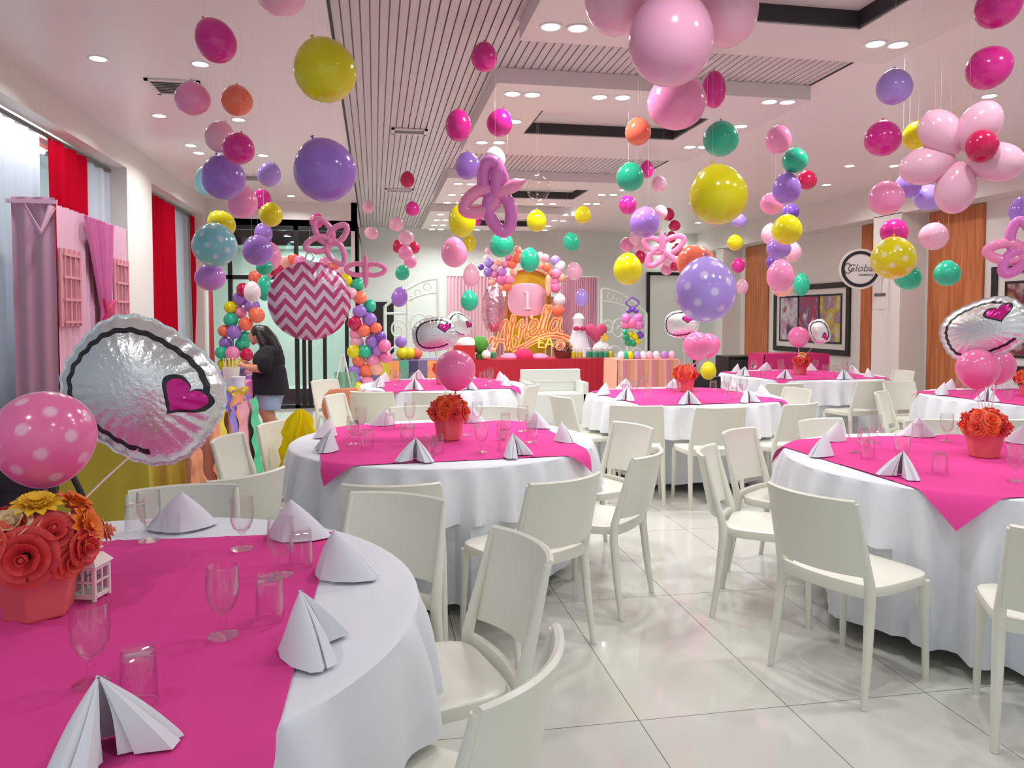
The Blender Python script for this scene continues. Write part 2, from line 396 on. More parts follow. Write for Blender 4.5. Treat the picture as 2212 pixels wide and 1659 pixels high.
def chair(a, b, tc, label, zt=.80):
    """a, b: the two ends of the top edge in the photograph; tc: table centre it faces"""
    pa = at_z(a[0], a[1], zt); pb = at_z(b[0], b[1], zt); mid = (pa+pb)/2; d = (pb-pa); d.z = 0
    n = Vector((-d.y, d.x, 0)).normalized()
    to = Vector((tc[0]-mid.x, tc[1]-mid.y, 0))
    if n.dot(to) < 0: n = -n
    o = Vector((mid.x+n.x*.30, mid.y+n.y*.30, 0)); cc = Vector((tc[0], tc[1], 0)); d = o-cc; D = d.length; mn = .98 if tc in (TE, TF) else (.95 if 'slot' in label else .88)
    print('CHAIR', label[:60], round(D, 2))
    if D < mn: o = cc+d.normalized()*mn
    PLACED.append((o.x, o.y, n.x, n.y))
    return chair_at(o.x, o.y, n, label)
PLACED = []
def chair_at(x, y, n, label):
    n = Vector((n[0], n[1], 0)).normalized(); rz = math.atan2(n.y, n.x)-PI/2
    if not ch_used[0]:
        ch_used[0] = True; CH.location = (x, y, 0); CH.rotation_euler.z = rz; CH['label'] = label; return CH
    return dup(CH, (x, y, 0), rz, label)
def camxy(xc, d): r = CR @ Vector((xc, 0, -d)); c_, s_ = math.cos(YAW), math.sin(YAW); return (xc*c_+d*s_, -xc*s_+d*c_)
TA, TB, TC, TD, TE, TF, TG = camxy(-1.157, 1.92), camxy(-.42, 4.65), camxy(-.77, 8.5), camxy(1.62, 7.25), camxy(3.74, 9.9), camxy(4.85, 7.15), camxy(2.42, 3.97)
chairs = [
 (TA, (1070, 1146), (1172, 1212), 'white plastic chair at the nearest table, backrest curving in front of the aisle tiles'),
 (TA, (1032, 1528), (1190, 1358), 'white plastic chair closest to the camera, cut by the lower edge'),
 (TA, (672, 1090), (862, 1108), 'white plastic chair with open back slot behind the napkins of the nearest table'),
 (TA, (265, 1078), (487, 1063), 'white plastic chair behind the goblets at the far rim of the nearest table'),
 (TA, (-75, 1160), (100, 1078), 'white plastic chair with the black shoulder bag hung on it'),
 (TB, (750, 1048), (942, 1045), 'white plastic chair at the centre table under the left hanging pink corner'),
 (TB, (1143, 1048), (1289, 1022), 'white plastic chair at the centre table, back to the aisle, seat edge showing'),
 (TB, (1364, 994), (1422, 968), 'white plastic chair turned side-on at the right of the centre table'),
 (TB, (1335, 915), (1396, 927), 'white plastic chair facing out, behind the side-on chair of the centre table'),
 (TB, (583, 926), (668, 908), 'white plastic chair draped with bright yellow tulle beside the centre table'),
 (TB, (457, 962), (530, 935), 'white plastic chair between the green streamer and the centre table'),
 (TB, (500, 1032), (560, 1020), 'white plastic chair behind the nearest table, below the purple crepe streamer'),
 (TB, (856, 882), (946, 880), 'white plastic chair at the stage side of the centre table, behind the pot'),
 (TB, (1040, 880), (1130, 884), 'white plastic chair at the stage side of the centre table, right of the pot'),
 (TC, (1085, 840), (1146, 822), 'white plastic chair at the right side of the table before the red stage'),
 (TC, (767, 847), (838, 848), 'beige-shaded plastic chair in front of the far table, beside the bag chair'),
 (TC, (672, 826), (730, 820), 'white plastic chair facing out near the glass partition'),
 (TC, (700, 862), (748, 850), 'plastic chair holding the orange bag left of the far table'),
 (TC, (900, 848), (975, 848), 'white plastic chair hidden behind the pink balloon of the centre table'),
 (TD, (1188, 852), (1237, 862), 'small white plastic chair in front of the white bench'),
 (TD, (1325, 876), (1425, 878), 'white plastic chair with straight back, first before the blue-striped middle right table'),
 (TD, (1505, 882), (1608, 880), 'white plastic chair with straight back, second before the middle right table'),
 (TD, (1696, 876), (1761, 870), 'white plastic chair at the right side of the middle right table, back to camera'),
 (TD, (1685, 838), (1737, 845), 'white plastic chair facing out at the far right side of the middle right table'),
 (TE, (1655, 830), (1735, 829), 'white plastic chair in front of the far right banquet table, under its pink swag'),
 (TE, (1846, 825), (1918, 822), 'white plastic chair before the far right table with seat turned to the column'),
 (TE, (1932, 800), (1972, 804), 'white plastic chair standing beside the orange wood panel'),
 (TF, (1896, 854), (1920, 845), 'white plastic chair turned sideways left of the half-seen right table'),
 (TF, (2010, 834), (2075, 832), 'white plastic chair facing out behind the half-seen right table'),
 (TF, (2140, 908), (2250, 904), 'white plastic chair behind the coral flower pot at the right edge'),
 (TG, (1732, 913), (1815, 906), 'white plastic chair at the far rim of the right front table, behind its goblets'),
 (TG, (1968, 912), (2058, 910), 'white plastic chair at the far rim of the right front table, left of its pot'),
 (TG, (1569, 940), (1628, 926), 'white plastic chair facing the right front table, its front face to the camera'),
 (TG, (1526, 987), (1546, 962), 'white plastic chair leaning back edge-on at the aisle, right front table'),
 (TG, (1670, 1045), (1843, 1085), 'white plastic chair in full view beside the pink corner of the right front table'),
 (TG, (2193, 1138), (2490, 1163), 'white plastic chair cut by the right edge of the photo'),
]
for tc, a, b, l in chairs:
    if 'shoulder bag' in l: q = camxy(-1.86, 2.74); PLACED.append((q[0], q[1], tc[0]-q[0], tc[1]-q[1])); PLACED[-1] = (q[0], q[1], *(Vector((tc[0]-q[0], tc[1]-q[1])).normalized())); chair_at(q[0], q[1], (tc[0]-q[0], tc[1]-q[1]), l)
    else: chair(a, b, tc, l)
q = camxy(2.12, 8.72); chair_at(q[0], q[1], (TD[0]-q[0], TD[1]-q[1]), 'white plastic chair carrying the heap of black cloth')
# ------------------------------------------------------------------ tables
def dent(c, R, n):
    lim = [9.]*n
    for (x, y, fx, fy) in PLACED:
        if math.hypot(x-c[0], y-c[1]) > R+.8: continue
        for k in range(n):
            a = 2*PI*k/n; dx, dy = math.cos(a), math.sin(a)
            # ray from the table centre in the chair's frame
            ox, oy = c[0]-x, c[1]-y; rx, ry = fy, -fx
            lo, hi = 0, 9
            for (o_, d_, a0, a1) in ((ox*rx+oy*ry, dx*rx+dy*ry, -.285, .285), (ox*fx+oy*fy, dx*fx+dy*fy, -.33, .26)):
                if abs(d_) < 1e-6:
                    if not (a0 < o_ < a1): lo = 99
                    continue
                t0, t1 = sorted(((a0-o_)/d_, (a1-o_)/d_)); lo = max(lo, t0); hi = min(hi, t1)
            if lo < hi: lim[k] = min(lim[k], lo)
    lim = [min(l, R+.3) for l in lim]
    l2 = [min(lim[(k+j) % n] for j in range(-1, 2)) for k in range(n)]
    return [sum(l2[(k+j) % n] for j in range(-1, 2))/3 for k in range(n)]
def cloth(R, z, seed, c, nf=29, hem=.07, amp=.10):
    rnd = random.Random(seed); ph = [rnd.uniform(0, 2*PI) for _ in range(6)]
    n = 260; rings = []; LIM = dent(c, R, n)
    for rr in (.02, .3, .6, .8, .93, .985): rings.append([(R*rr*math.cos(2*PI*k/n), R*rr*math.sin(2*PI*k/n), z) for k in range(n)])
    zs = [z, z-.006, z-.03, z-.07, z-.12, z-.17, z-.22, z-.26, .479, .464, .456, .41, .34, .26, .18, .12, None]
    for j, zz0 in enumerate(zs):
        ring = []
        for k in range(n):
            a = 2*PI*k/n
            f = math.sin(nf*a+ph[0]+1.2*math.sin(3*a+ph[1]))+.45*math.sin(13*a+ph[2])+.3*math.sin(7*a+ph[3])
            g = .25*math.sin((nf+5)*a+ph[4])
            hz = hem+.02*math.sin(5*a+ph[5])
            zz = hz if zz0 is None else zz0
            t = min(1, (z-zz)/(z-hem))
            r = R+.004+(.014*min(1, t*8))+amp*(t**.65)*(f*.5+.5+g)
            r = max(r, R+.012) if j else R+.004
            lm = LIM[k]-.010*(1+f*.4)
            if r > lm and j >= 9: r = lm if j > 9 else r*.15+lm*.85
            ring.append((r*math.cos(a), r*math.sin(a), zz))
        rings.append(ring)
    m = MB(); m.loft(rings, cap=False); o = len(m.v); 
    return m
def topper(R, z, s, rot, seed, off=(0, 0)):
    rnd = random.Random(seed); N = 80; p1, p2 = rnd.uniform(0, 6), rnd.uniform(0, 6); c_, s_ = math.cos(rot), math.sin(rot)
    def fn(u, v):
        x, y = (u-.5)*s, (v-.5)*s
        w = .0025*math.sin(x*9+y*4+p1)+.0015*math.sin(y*17-x*5+p2)
        for cx in (-s/4, 0, s/4):       # ironed fold lines
            w += .0035*math.exp(-((x-cx)/.006)**2)+.0035*math.exp(-((y-cx)/.006)**2)
        x, y = x*c_-y*s_+off[0], x*s_+y*c_+off[1]; r = math.hypot(x, y); a = math.atan2(y, x)
        if r <= R+.012: return Vector((x, y, z+.002+max(0, w)))
        d = r-R-.012; bend = .03; R2 = R+.012
        if d < bend: return Vector((math.cos(a)*(R2+d*.75), math.sin(a)*(R2+d*.75), z+.002-d*d/(2*bend)))
        rr = R2+bend*.75+.010*math.sin(9*a+p1)*min(1, (d-bend)/.1)+.115*min(1., (d-bend)/.2)**.65
        return Vector((math.cos(a)*rr, math.sin(a)*rr, z+.002-bend/2-(d-bend)*.97))
    return MB().grid(fn, N, N)
M_TABLE = mat('table_grey', (.5, .5, .5), .5)
def table(name, c, R, rot, side, seed, desc, off=(0, 0)):
    t = thing('round_table', (c[0], c[1], 0), 0, 'round folding banquet table under the cloth of the '+desc, 'table', 'round banquet tables')
    part('tabletop', MB().lathe([(.02, .722), (R-.02, .722), (R-.005, .73), (R-.005, .742), (R-.02, .748), (.02, .748)], 48), M_TABLE, t)
    for k in range(4):
        a = PI/4+k*PI/2; m = MB(); m.tube([(R*.2*math.cos(a), R*.2*math.sin(a), .73), (R*.34*math.cos(a), R*.34*math.sin(a), .0)], .014, 8); part('leg', m, M_TABLE, t)
    o = cloth(R, .755, seed, c).build('tablecloth', M_CLOTH); o.location = (c[0], c[1], 0)
    tag(o, 'floor-length white tablecloth on the '+desc, 'tablecloth', 'white round tablecloths')
    o = topper(R, .757, side, rot, seed+5, off).build('table_topper', M_PINK); o.location = (c[0], c[1], 0)
    tag(o, 'hot pink square overlay cloth on the '+desc, 'tablecloth', 'hot pink overlay cloths')
def corner_rot(c, px, py, zz):            # the overlay corner that hangs at this pixel
    p = at_z(px, py, zz); return math.atan2(p.y-c[1], p.x-c[0])-PI/4
DESC = {'A': 'nearest table at the lower left', 'B': 'centre table', 'C': 'far table before the red stage', 'D': 'middle right table', 'E': 'farthest right banquet table', 'F': 'half-seen table by the orange panel', 'G': 'right front table'}
CAMROT = lambda phi: math.radians(phi)-YAW-PI/4
OFFA = (camxy(-.043, -.10)[0], camxy(-.043, -.10)[1])
for i, (k, c, R, s, phi, off) in enumerate([('A', TA, .9, 1.39, -36, OFFA), ('B', TB, .9, 1.46, -31, (0, 0)), ('C', TC, .9, 1.42, -29, (0, 0)), ('D', TD, .9, 1.42, -30, (0, 0)), ('E', TE, 1.0, 1.55, -32, (0, 0)), ('F', TF, .9, 1.42, -30, (0, 0)), ('G', TG, .93, 1.55, -34.5, (0, 0))]):
    table(k, c, R, CAMROT(phi), s, 11+i*3, DESC[k], off)
ZT = .764
# ------------------------------------------------------------------ place settings
def napkin_mesh():
    m = MB(); A = Vector((0, .0, .132))
    for sx in (-1, 1):
        base = [(0, -.05), (-.045, -.035), (-.09, .0), (-.118, .045), (-.112, .07), (-.085, .072), (-.05, .055), (-.012, .035)]
        base = [Vector((x*-sx, y, 0)) for x, y in base]
        rings = []
        for j in range(9):
            t = j/8; ring = []
            for i, p in enumerate(base):
                q = p.lerp(A, t**.92); bul = .012*math.sin(PI*t)
                d = Vector((p.x, p.y-.02, 0)).normalized(); ring.append(q+d*bul*(.6 if i not in (0,) else 0)+Vector((0, 0, .001)))
            rings.append(ring)
        m.loft(rings, closed=False)
        tail = [(-sx*.0-.0, 0)]  # folded inner layer
        ib = [Vector((-.03*-sx, .055, .001)), Vector((-.075*-sx, .095, .001)), Vector((-.10*-sx, .078, .001))]
        m.loft([[p.lerp(A, t)+Vector((0, .006*math.sin(PI*t), 0)) for p in ib] for t in (0, .2, .4, .6, .8, .97)], closed=False)
    return m.mesh('napkin', M_NAP, solid=.004)
NAP = napkin_mesh()
GOB = MB().lathe([(.002, .0), (.034, .0), (.035, .003), (.02, .007), (.008, .013), (.006, .03), (.009, .038), (.0065, .047), (.012, .055), (.026, .068), (.035, .09), (.038, .12), (.035, .165), (.0335, .165), (.036, .12), (.033, .09), (.024, .07), (.010, .06), (.001, .058)], 24).mesh('goblet', M_GLASS)
TUM = MB().lathe([(.001, .098), (.026, .10), (.027, .106), (.029, .108), (.031, .10), (.035, .0), (.0335, .0), (.029, .09), (.001, .092)], 24).mesh('tumbler', M_GLASS)
# every glass is a foot, stem and bowl of one pressed piece, so each is a single mesh
def place(name, me, p, rz, label, cat, group, s=1):
    o = link(name, me, None, p); o.rotation_euler.z = rz; o.scale = (s, s, s); return tag(o, label, cat, group)
def outward(c, p): return math.atan2(p.y-c[1], p.x-c[0])-PI/2
A_nap = [((650, 1402), 'napkin nearest the table rim beside the aisle chairs'), ((722, 1243), 'napkin on the white rim before the slotted chair'), ((628, 1163), 'napkin lying behind the upturned tumblers'), ((392, 1143), 'napkin before the far rim chair'), ((215, 1625), 'napkin nearest the camera')]
for (q, l), dr in zip(A_nap, (.4, .5, .3, .35, .35)):
    p = at_z(*q, ZT); place('folded_napkin', NAP, p, outward(TA, p)+dr, 'white pyramid-folded %s, nearest table' % l, 'napkin', 'folded napkins on the nearest table')
A_gob = [((482, 1374), 'beside the nearest rim napkin'), ((197, 1478), 'behind the napkin closest to the camera'), ((523, 1186), 'before the far side chair leg'), ((322, 1168), 'beside the far rim napkin'), ((607, 1243), 'touching the upturned tumblers by the white rim')]
for q, l in A_gob:
    p = at_z(*q, ZT); place('water_goblet', GOB, p, 0, 'clear stemmed water goblet %s, nearest table' % l, 'glass', 'goblets on the nearest table')
A_tum = [((300, 1520), 'nearest the camera'), ((583, 1335), 'behind the aisle-side napkin'), ((650, 1222), 'between two napkins near the white rim'), ((293, 1148), 'at the far rim')]
for q, l in A_tum:
    p = at_z(*q, ZT); place('tumbler', TUM, p, 0, 'upturned clear tumbler %s, nearest table' % l, 'glass', 'tumblers on the nearest table')
place('water_goblet', GOB, at_z(292, 1150, ZT)+Vector((-.5, .1, 0)), 0, 'clear goblet behind the flower pot of the nearest table', 'glass', 'goblets on the nearest table')
def setting_ring(k, c, R, n, ph, skip=()):
    items = []
    for i in range(n):
        if i in skip: continue
        a = ph+2*PI*i/n; items.append(a)
    # name each place by where it stands: order seen from the camera
    def where(a):
        p = Vector((c[0]+math.cos(a)*R*.8, c[1]+math.sin(a)*R*.8, 0)); q = CR.transposed() @ (p-CO); return q.x/(-q.z), -q.z
    info = [(a,)+where(a) for a in items]; cd = sum(i[2] for i in info)/len(info)
    near = sorted([i for i in info if i[2] < cd], key=lambda i: i[1]); far = sorted([i for i in info if i[2] >= cd], key=lambda i: i[1])
    for nm, lst in (('near rim', near), ('far rim', far)):
        for j, (a, _, _) in enumerate(lst):
            o_ = ('leftmost', 'second from left', 'third from left', 'fourth from left', 'fifth from left')[j]
            rn = random.Random(int(a*1000)); w = a+rn.uniform(-.04, .04)
            P = lambda r, da: Vector((c[0]+math.cos(w+da)*r, c[1]+math.sin(w+da)*r, ZT))
            p = P(R*.80, 0); place('folded_napkin', NAP, p, outward(c, p)+rn.uniform(-.3, .3), 'white pyramid napkin, %s on the %s, %s' % (o_, nm, DESC[k]), 'napkin', 'folded napkins on the '+DESC[k], .88)
            place('water_goblet', GOB, P(R*.62, -.16), 0, 'clear goblet, %s on the %s, %s' % (o_, nm, DESC[k]), 'glass', 'goblets on the '+DESC[k])
            place('tumbler', TUM, P(R*.60, .14), 0, 'upturned tumbler, %s on the %s, %s' % (o_, nm, DESC[k]), 'glass', 'tumblers on the '+DESC[k])
def ang(c, px, py): p = at_z(px, py, ZT); return math.atan2(p.y-c[1], p.x-c[0])
setting_ring('B', TB, .9, 8, ang(TB, 872, 1003))
setting_ring('C', TC, .9, 8, ang(TC, 880, 845))
setting_ring('D', TD, .9, 8, ang(TD, 1490, 874))
setting_ring('E', TE, 1.0, 8, ang(TE, 1690, 822))
setting_ring('F', TF, .9, 8, ang(TF, 2045, 873))
setting_ring('G', TG, .93, 8, ang(TG, 1932, 1035))
# ------------------------------------------------------------------ flower pots
M_POT = mat('coral_pot', lin(226, 110, 112), .45); M_LEAF = mat('leaf_green', lin(70, 92, 60), .6); M_LEAFD = mat('leaf_dark', lin(48, 66, 52), .6)
FC = {'red': lin(216, 62, 64), 'coral': lin(232, 92, 72), 'orange': lin(236, 120, 30), 'yellow': lin(238, 186, 40), 'cream': lin(226, 196, 150), 'violet': lin(72, 58, 150), 'peach': lin(240, 158, 120), 'flame': lin(238, 96, 44)}
def rose_mesh(col, n_l=4):
    m = MB(); rn = random.Random(3)
    for L in range(n_l):
        n = 3+L
        for i in range(n):
            a0 = 2*PI*(i+.5*L)/n+rn.uniform(-.15, .15); span = PI/n*1.35; br = .006+.0075*L; tip = .022-.002*L; open_ = .10+.33*L
            def fn(u, v):
                a = a0+(u-.5)*2*span*(1-.25*v*v); r = br*(.6+.4*v)+tip*math.sin(open_)*v*1.1+.006*L/3*max(0, v-.75)*4
                z = tip*math.cos(open_*.8)*v*1.5-.004*L-.006*L/3*max(0, v-.8)*4-.004*v*abs(u-.5)*2
                return (r*math.cos(a), r*math.sin(a), z)
            m.grid(fn, 5, 5)
    m.ball((0, 0, .014), (.008, .008, .014), 8, 6)
    return m.mesh('rose_'+col, mat('petal_'+col, FC[col], .55, sub=0), solid=.0008)
def mum_mesh(col):
    m = MB()
    for L in range(3):
        n = 12
        for i in range(n):
            a = 2*PI*(i+.5*L)/n; el = .25+.42*L; ln = .034-.006*L
            d = Vector((math.cos(a)*math.cos(el), math.sin(a)*math.cos(el), math.sin(el))); s = Vector((-math.sin(a), math.cos(a), 0)); up = d.cross(s)*-1
            rings = []
            for t, w in ((.1, .003), (.5, .007), (.85, .006), (1, .002)):
                c_ = d*ln*t+Vector((0, 0, .006*math.sin(t*PI))); rings.append([c_-s*w, c_+Vector((0, 0, -.002)), c_+s*w])
            m.loft(rings, closed=False)
    m.ball((0, 0, .008), .009, 8, 6)
    return m.mesh('mum_'+col, mat('petal_'+col, FC[col], .55))
def leaf_mesh():
    def fn(u, v):
        w = .028*math.sin(PI*min(1, v*1.02))**.8; return ((u-.5)*2*w, v*.1, -.25*v*v*.1+.006*abs(u-.5)*2)
    return MB().grid(fn, 4, 8).mesh('leaf', M_LEAF, solid=.0008)
ROSE = {c: rose_mesh(c) for c in ('red', 'coral', 'cream', 'peach', 'flame')}; MUM = {c: mum_mesh(c) for c in ('orange', 'yellow')}; LEAF = leaf_mesh()
def pot_mesh(rt=.088, rb=.066, h=.14, n=6):
    m = MB(); P = [(rb*.9, 0), (rb, .004), (rt, h), (rt-.006, h), (rt-.008, h-.02), (.002, h-.03)]
    return m.lathe(P, n)
def child(name, me, par, loc, rot=(0, 0, 0), s=1):
    o = part(name, me, None, par); o.location = loc; o.rotation_euler = rot; o.scale = (s, s, s); return o
def flower_pot(c, label, flowers, rz=.3, s=1.0):
    t = thing('flower_pot', (c[0], c[1], ZT-.004), rz, label, 'flower pot', 'centrepieces of flowers in coral pots')
    o = part('pot', pot_mesh(), M_POT, t, smooth=False, bevel=.004)
    m = MB(); m.tube([(.086+.018*math.sin(PI*i/8), 0, .085+.036*i/8) for i in range(9)], .004, 8); part('handle', m, M_POT, t)
    m = MB(); m.ball((0, 0, .145), (.07, .07, .04), 12, 8); part('foliage_ball', m, M_LEAFD, t)
    for (me, a, el, r, sc, nm) in flowers:
        d = Vector((math.cos(a)*math.cos(el), math.sin(a)*math.cos(el), math.sin(el)))
        q = Vector((0, 0, 1)).rotation_difference(d); o = child(nm, me, t, Vector((0, 0, .14))+Vector((d.x*r, d.y*r, d.z*r*.85)), q.to_euler(), sc)
    t.scale = (s, s, s); return t
rn = random.Random(5)
coral = []
for i, (a, el) in enumerate([(k*2*PI/9, .12) for k in range(9)]+[(.3+k*2*PI/8, .6) for k in range(8)]+[(.1+k*2*PI/4, 1.05) for k in range(4)]+[(0, 1.5)]):
    coral.append((ROSE[('coral', 'flame', 'red', 'coral', 'flame')[i % 5]], a+.1*math.sin(i*7), el, .092, .78+.1*(i % 3), 'rose'))
leaves = lambda n, e: [(LEAF, k*2*PI/n+.3, e, .075, .8, 'leaf') for k in range(n)]
mixed = [(ROSE['red'], -2.0, .12, .105, 1.25, 'rose'), (ROSE['red'], -1.5, .62, .10, 1.05, 'rose'), (ROSE['coral'], -2.6, .35, .11, 1.05, 'rose'), (ROSE['cream'], -2.4, .85, .105, 1.05, 'rose'), (ROSE['red'], -3.0, .3, .105, 1.15, 'rose'),
         (MUM['yellow'], -1.8, 1.3, .11, 1.5, 'chrysanthemum'), (MUM['orange'], -.75, .45, .105, 1.5, 'chrysanthemum'), (MUM['orange'], -.3, .95, .115, 1.4, 'chrysanthemum'), (MUM['orange'], .4, .6, .11, 1.3, 'chrysanthemum'), (ROSE['coral'], 2.2, .5, .10, 1.2, 'rose'), (ROSE['cream'], 3.2, .5, .10, 1.2, 'rose'), (ROSE['red'], -1.0, .1, .12, .8, 'rose'), (ROSE['red'], -1.9, .95, .1, .7, 'rose'), (ROSE['coral'], -1.2, -.15, .105, .8, 'rose'),
         (ROSE['peach'], -.2, .15, .13, .6, 'rose'), (ROSE['peach'], -.8, .2, .11, .7, 'rose')]
flower_pot(at_z(85, 1322, ZT), 'large coral pot of red roses, yellow and orange chrysanthemums on the nearest table', mixed+leaves(7, .05), .6, 1.18)
PB = at_z(970, 948, ZT); flower_pot(PB, 'coral pot of orange-red roses on the centre table', coral+leaves(5, 0), .2, 1.15)
PG = at_z(2125, 985, ZT); flower_pot(PG, 'coral pot of orange-red roses on the right front table', coral+leaves(5, 0), .2, 1.1)
PD = at_z(1480, 845, ZT); flower_pot(PD, 'coral pot of roses on the middle right table', coral+leaves(5, 0), .5, 1.15)
PE = Vector((TE[0], TE[1], ZT)); flower_pot(PE, 'pot of red and cream flowers on the farthest right table', mixed[:8]+leaves(5, 0), .5, 1.1)
PC = Vector((TC[0], TC[1], ZT)); flower_pot(PC, 'pot of coral roses on the far table behind a pink balloon', coral+leaves(5, 0), .9, 1.1)
PF = Vector((TF[0], TF[1], ZT)); flower_pot(PF, 'pot of coral roses on the half-seen right table', coral+leaves(5, 0), .9, 1.1)
# small items on the tables
def lantern(p, rz, s, label):
    t = thing('candle_lantern', p, rz, label, 'lantern'); W_ = mat('lantern_white', lin(240, 226, 222), .5)
    f = MB()
    for x in (-1, 1):
        for y in (-1, 1): f.box((x*.033, y*.033, .05), (.009, .009, .1))
        f.box((x*.033, 0, .012), (.008, .066, .01)); f.box((x*.033, 0, .093), (.008, .066, .012)); f.box((0, x*.033, .012), (.066, .008, .01)); f.box((0, x*.033, .093), (.066, .008, .012))
        f.box((x*.034, 0, .053), (.004, .005, .08)); f.box((x*.034, 0, .053), (.004, .066, .005)); f.box((0, x*.034, .053), (.005, .004, .08)); f.box((0, x*.034, .053), (.066, .004, .005))
    part('frame', f, W_, t, smooth=False)
    r = MB(); r.box((0, 0, .112), (.088, .088, .026), taper=.55); r.box((0, 0, .132), (.03, .03, .014)); r.box((0, 0, .146), (.052, .052, .014), taper=.4); part('roof', r, W_, t, smooth=False)
    g = MB()
    for x in (-1, 1): g.box((x*.031, 0, .053), (.001, .06, .08)); g.box((0, x*.031, .053), (.06, .001, .08))
    part('pane', g, M_PANE, t, smooth=False)
    part('base', MB().box((0, 0, .016), (.07, .07, .006)), W_, t, smooth=False)
    t.scale = (s, s, s)
lantern(at_z(196, 1290, ZT), -.25, .93, 'small white wooden candle lantern beside the flower pot on the nearest table')
jar = MB().lathe([(.002, 0), (.03, 0), (.033, .01), (.033, .09), (.026, .10), (.026, .11), (.024, .11), (.024, .1), (.030, .09), (.03, .01), (.002, .008)], 18).mesh('jar', M_GLASS)
for p, l in ((at_z(925, 985, ZT), 'clear straight tumbler standing left of the pot, centre table'), (at_z(1008, 940, ZT), 'small clear jar right of the pot, centre table'), (at_z(1083, 950, ZT), 'clear jar near the far side, centre table')):
    place('glass_jar', jar, p, 0, l, 'jar', 'glass jars on the centre table')
# ------------------------------------------------------------------ balloons
BC = {'magenta': (lin(220, 40, 146), 0), 'pink': (lin(248, 150, 196), 0), 'palepink': (lin(246, 186, 210), 0), 'yellow': (lin(228, 216, 0), 0), 'purple': (lin(162, 118, 210), 0),
      'lavender': (lin(178, 150, 232), 0), 'teal': (lin(40, 190, 150), 0), 'coral': (lin(250, 122, 92), 0), 'blue': (lin(130, 200, 206), 0), 'white': (lin(246, 230, 236), 0), 'lilac': (lin(198, 130, 214), 0),
      'bubble': (lin(244, 120, 176), 0), 'crimson': (lin(200, 20, 80), 0), 'peach': (lin(250, 180, 160), 0), 'violet': (lin(120, 80, 180), 0), 'rosy': (lin(238, 170, 202), 0), 'green': (lin(20, 160, 110), 0), 'orchid': (lin(226, 126, 204), 0)}
def bal_mat(c):
    m = mat('latex_'+c, BC[c][0], .16, spec=.6)
    b = m.node_tree.nodes['Principled BSDF']; b.inputs['Transmission Weight'].default_value = 0
    b.inputs['Subsurface Weight'].default_value = .0
    return m
def bal_profile(n=16):
    pr = []
    for i in range(n+1):
        a = PI*i/n; z = -math.cos(a); r = math.sin(a)
        if z > 0: r *= 1-.10*z*z; z *= 1.14
        pr.append((max(r, .012)*.5, z*.5))
    return pr
_BM = {}
def bal_mesh(c):
    if c not in _BM: _BM[c] = MB().lathe(bal_profile(), 28).mesh('balloon_'+c, bal_mat(c))
    return _BM[c]
def knot_mesh(c):
    k = 'k'+c
    if k not in _BM: _BM[k] = MB().lathe([(.012, .545), (.02, .565), (.012, .585), (.03, .62), (.034, .625), (.004, .61)], 10).mesh('knot_'+c, bal_mat(c))
    return _BM[k]
def polka_mat(c, dotc=(.95, .85, .92)):
    k = 'polka_'+c
    if k in MATS: return MATS[k]
    m = mat(k, BC[c][0], .16, spec=.6); nt = m.node_tree; b = nt.nodes['Principled BSDF']
    at = nt.nodes.new('ShaderNodeAttribute'); at.attribute_name = 'dot'; mx = nt.nodes.new('ShaderNodeMixRGB')
    mx.inputs[1].default_value = (*BC[c][0], 1); mx.inputs[2].default_value = (*dotc, 1)
    nt.links.new(at.outputs['Fac'], mx.inputs[0]); nt.links.new(mx.outputs[0], b.inputs['Base Color']); return m
def polka_mesh(c, nd=30, rad=.125, dotc=(.95, .85, .92)):
    k = 'p'+c
    if k in _BM: return _BM[k]
    me = MB().lathe(bal_profile(60), 110).mesh('balloon_polka_'+c, polka_mat(c, dotc)); at = me.attributes.new('dot', 'FLOAT', 'POINT')
    pts = []
    for i in range(nd):
        z = 1-2*(i+.5)/nd; a = i*2.39996; r = math.sqrt(1-z*z); pts.append(Vector((r*math.cos(a), r*math.sin(a), z)))
    for v in me.vertices:
        d = v.co.normalized(); g = min(d.angle(p) for p in pts); at.data[v.index].value = .5*max(0, min(1, (rad-g)/.05+.5))
    _BM[k] = me; return me
STR = MB().tube([(0, 0, 0), (0, 0, 1)], .00035, 4).mesh('string', M_STRING)
def balloon(px, py, w, h, c, size, label, tilt=(0, 0), up=True, polka=False, group='balloons hanging from the ceiling', string=True, d=None, cat='balloon', knot=True):
    """px,py,w,h: outline in the photograph; size: real width in metres, which sets how far away it hangs"""
    d0 = d or F*size/w; best = None
    for k in (1, 1.03, .97, 1.06, .94, 1.1, .9, 1.14, .86, 1.2, .82, 1.26, 1.33):
        d = d0*k; p = at_d(px, py, d); W_ = w*d/F; r = W_*max(1, h/w)*.5; top = 3.38 if (p.x < X2-.2 or p.x > X3+.2) else 3.26
        if p.z+r > top: continue
        pen = sum(max(0, r+q[1]-(p-q[0]).length) for q in OBST)
        if best is None or pen < best[0]-1e-4: best = (pen, d)
        if pen <= 0: break
    d = best[1] if best else d0*.9; p = at_d(px, py, d); W_ = w*d/F; OBST.append((p.copy(), W_*max(1, h/w)*.5))
    t = thing('balloon', p, 0, label, cat, group)
    me = polka_mesh(c) if polka else bal_mesh(c)
    o = part('envelope', me, None, t); hs = W_*max(h/w, .9)/1.07
    o.scale = (W_, W_, hs); o.rotation_euler = (math.radians(tilt[0])+(0 if up else PI), math.radians(tilt[1]), 0)
    if knot:
        k = link('knot', knot_mesh(c), o); KIDS.setdefault(o.name, []).append(k)
    if string:
        M = o.rotation_euler.to_matrix() @ Vector((0, 0, .60*hs)); HANG.append((t, p.copy(), M if up and M.z > 0 else Vector((0, 0, hs*.5)), None))
    return t
OBST, HANG = [], []
